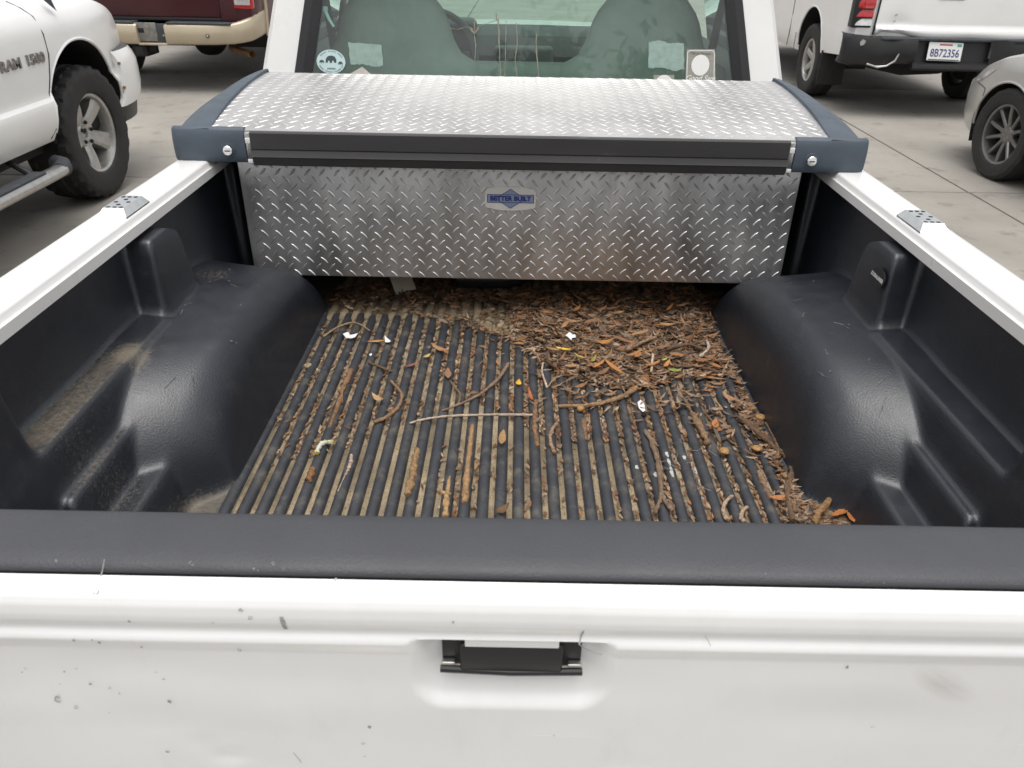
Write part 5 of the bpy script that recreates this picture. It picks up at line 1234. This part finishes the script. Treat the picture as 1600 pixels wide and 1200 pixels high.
leaf('olive green curled leaf beside the orange leaf pair', 926, 572, 60, .032, .008, (.23, .23, .05), curl=.25, group=GL)
leaf('bright green leaf at the front of the drift', 1054, 581, -15, .030, .010, (.20, .28, .04), curl=.1, group=GL)
leaf('small lime green leaf above the bright green leaf', 1037, 569, 30, .018, .006, (.30, .38, .08), curl=.1, group=GL)
leaf('orange leaf crossing beside the bright green leaf', 1041, 575, 60, .04, .009, (.42, .19, .06), curl=.15, group=GL)
leaf('golden curled leaf high on the drift', 943, 548, 5, .045, .014, (.36, .18, .05), curl=.25, group=GL)
leaf('folded tan leaf standing in a groove near the tailgate', 785, 690, 85, .045, .015, (.36, .25, .13), curl=.2, fold=.9, group=GL)
leaf('tan pointed leaf lying on the left ribs', 591, 626, -45, .042, .012, (.42, .29, .15), curl=.22, group=GL)
leaf('narrow orange brown leaf beside the white scrap', 588, 534, 8, .045, .008, (.40, .22, .09), curl=.05, group=GL)
leaf('brown leaf folded over a rib above the forked stem', 688, 548, -40, .06, .012, (.32, .18, .09), curl=.15, group=GL)
leaf('flat brown leaf with stalk in a middle groove', 700, 586, 95, .045, .014, (.26, .15, .085), curl=.1, group=GL)
leaf('yellow crumpled petal on a rib left of the drift', 810, 601, 80, .020, .012, (.60, .36, .02), curl=.3, group=GL)
leaf('rusty red leaf upright in a groove by the drift', 829, 622, 100, .05, .008, (.34, .11, .04), curl=.2, group=GL)
leaf('thin red brown leaf across a left rib', 643, 572, 35, .045, .005, (.26, .09, .05), curl=.15, group=GL)
leaf('small yellow tipped leaf on the left ribs', 667, 558, 45, .022, .009, (.42, .33, .10), curl=.2, group=GL)
leaf('orange leaf lying by the winding root', 1219, 780, 5, .04, .012, (.40, .17, .06), curl=.15, group=GL)
leaf('orange bark flake beside the right grooves', 1117, 666, 75, .035, .013, (.36, .16, .05), curl=.2, group=GL, cat='bark')
leaf('cream edged brown leaf near the right wheel housing', 1140, 625, -55, .045, .012, (.34, .20, .11), curl=.2, group=GL)
leaf('dark curled leaf at the tailgate edge', 785, 800, 40, .03, .012, (.14, .075, .03), curl=.3, group=GL)
LAB = 'loose dry brown willow leaf on top of the leaf drift'
rq = random.Random(41)
for k in range(46):
    while True:
        u, v = rq.uniform(810, 1150), rq.uniform(462, 600); x, y, _ = at(u, v, z=RT)
        if mound(x, y) > .004: break
    leaf(LAB, u, v, rq.gauss(0, 45), rq.uniform(.030, .055), rq.uniform(.006, .011), rq.choice([(.30, .145, .05), (.24, .125, .06), (.32, .20, .10), (.34, .165, .06), (.20, .11, .06)]), curl=rq.uniform(.02, .25), dz=.004 + rq.random() * .004, group='loose leaves on the drift')

# rubbish and oddments
def scrap(name, label, pts, m, cat, z=RT + .002, th=.0004, curl=.0, group=None):
    W_ = [at(u, v, z=z) for u, v in pts]; c = np.mean(W_, 0); b = MB(); n = len(W_); r_ = random.Random(int(c[0] * 1e4) & 0xffff)
    top = [(p[0], p[1], z + float(mound(p[0], p[1])) + curl * r_.uniform(.3, 1)) for p in W_]; cz = z + float(mound(c[0], c[1]))
    V = top + [(c[0], c[1], cz)]; V2 = [(x, y, zz - th) for x, y, zz in V]
    b.add(V + V2, [(i, (i + 1) % n, n) for i in range(n)] + [((i + 1) % n + n + 1, i + n + 1, 2 * n + 1) for i in range(n)] + [(i, i + n + 1, (i + 1) % n + n + 1, (i + 1) % n) for i in range(n)])
    return tag(b.obj(name, m, None, smooth=0, origin=tuple(c)), label, cat, group)
scrap('paper_scrap', 'folded white scrap like a small butterfly on the left ribs', [(536, 524), (544, 520), (547, 526), (552, 524), (560, 522), (555, 529), (549, 532), (541, 531)], 'paper', 'paper', curl=.006)
scrap('paper_scrap', 'white pointed scrap beside a narrow orange leaf', [(601, 525), (606, 531), (611, 535), (608, 538), (602, 537)], 'paper', 'paper', curl=.006)
scrap('paper_scrap', 'crumpled white scrap on top of the leaf drift', [(883, 537), (889, 532), (894, 536), (898, 534), (899, 539), (893, 540), (892, 544), (887, 541)], 'paper', 'paper', z=RT + .008, curl=.008)
scrap('paper_scrap', 'oval white shell like scrap below the branch', [(996, 630), (1001, 626), (1007, 633), (1008, 643), (1004, 646), (998, 640)], 'paper', 'paper', curl=.004)
scrap('paper_scrap', 'tiny white flake between left ribs', [(577, 553), (581, 552), (581, 555), (578, 556)], 'paper', 'paper')
scrap('paper_scrap', 'small grey white flake in a groove above the cut stick', [(674, 717), (680, 714), (683, 722), (678, 725)], 'paper', 'paper', z=FZ + .004)
scrap('paper_scrap', 'small white scrap below the screw head', [(706, 691), (712, 689), (714, 694), (709, 696)], 'paper', 'paper', z=FZ + .004)
def lump(name, label, u, v, r, m, cat, sq=.7, z=None, seed=0):
    c = at(u, v, z=RT); z0 = RT if z is None else z; b = MB(); rs = random.Random(u * 3 + v); P = []
    for i in range(7):
        a = math.pi * i / 6 - math.pi / 2; P.append([(c[0] + r * math.cos(a) * math.cos(w) * (1 + rs.uniform(-.12, .12)), c[1] + r * math.cos(a) * math.sin(w) * (1 + rs.uniform(-.12, .12)), z0 + r * sq * (1 + math.sin(a))) for w in np.linspace(0, 2 * math.pi, 11)[:-1]])
        P[-1].append(P[-1][0])
    b.grid(np.array(P)); return tag(b.obj(name, m, None, smooth=60, origin=(c[0], c[1], z0)), label, cat)
lump('nut', 'round golden nut under the thick curved branch', 907, 643, .0085, 'nut', 'nut', .8)
lump('nut_shell', 'broken orange half shell on the right ribs', 1131, 708, .0105, 'nut', 'nut', .5)
lump('bark_piece', 'chunk of golden bark beside the right wheel housing', 1187, 655, .011, 'nut', 'bark', .5)
lump('bark_piece', 'reddish bark chunk between the right ribs', 1182, 703, .010, 'nut', 'bark', .4)
lump('pebble', 'round flat brown pebble at the foot of the left wheel housing', 396, 685, .0095, 'stone', 'pebble', .3, FZ + .002)
lump('pebble', 'flat tan disc in a groove below the pale straight twig', 661, 673, .0085, 'stone', 'pebble', .15, FZ + .002)
lump('pebble', 'dark brown stone wedged between the leftmost ribs', 482, 570, .010, 'stone', 'pebble', .5, FZ + .004)
lump('pebble', 'small round brown clod in a groove near the tailgate', 986, 791, .007, 'stone', 'pebble', .4, FZ + .002)
lump('pebble', 'dark seed below the white oval scrap', 1006, 650, .006, 'wood', 'seed', .5)
# white spilled stain in the right grooves
b = MB(); rs = random.Random(8)
for (u, v, r) in ((1050, 722, .010), (1056, 738, .012), (1046, 710, .007), (1083, 728, .010), (1090, 742, .009), (1030, 640, .006), (948, 664, .008), (941, 645, .005), (990, 730, .005), (1022, 742, .006), (1068, 715, .006), (1100, 768, .007)):
    c = at(u, v, z=RT); i = round((c[0] - XC + .5) / .03125 * 2) / 2; isv = abs(i - round(i)) > .2; xx = XC - .5 + i * .03125; zz = FZ + .0012 if isv else RT + .0006
    w_ = .0065 if isv else .0045
    pts = [(xx + w_ * rs.uniform(.5, 1) * math.cos(a), c[1] + r * rs.uniform(.8, 1.8) * math.sin(a), zz) for a in np.linspace(0, 2 * math.pi, 13)[:-1]]; b.add(pts, [tuple(range(12))])
for k in range(11):
    u, v = rs.gauss(1060, 28), rs.gauss(725, 22); c = at(u, v, z=RT + .002); a = rs.uniform(0, 6.28); L = rs.uniform(.008, .022); b.tube([(c[0], c[1], RT + .001), (c[0] + L * math.cos(a), c[1] + L * math.sin(a), RT + .003), (c[0] + 1.7 * L * math.cos(a + .5), c[1] + 1.7 * L * math.sin(a + .5), RT + .001)],   .0003, 4)
tag(b.obj('dried_white_residue', 'stain', None, smooth=0, recalc=False), 'white fluffy dried residue smeared in the right hand grooves', 'residue', kind='stuff')
# things half hidden under the tool box
c = at(622, 440, z=RT)
b = MB(); R_ = Matrix.Translation((-.292, 1.925, RT)) @ Matrix.Rotation(math.radians(28), 4, 'Z') @ Matrix.Rotation(math.radians(38), 4, 'X')
b.box(-.030, .030, 0, .10, 0, .0025, .0005, R_); tag(b.obj('card', 'card', None, smooth=0, origin=(-.292, 1.925, RT)), 'beige card propped up in the shade under the tool box', 'card')
b = MB(); b.lathe([(0, .0005), (.002, .028), (.01, .032), (.14, .032), (.165, .026), (.185, .013), (.205, .013), (.206, .0005)], 24, 'x', (-.16, 1.97, RT + .0325)); tag(b.obj('plastic_bottle', 'glass_dark', None, smooth=50), 'dark plastic bottle lying under the tool box', 'bottle')
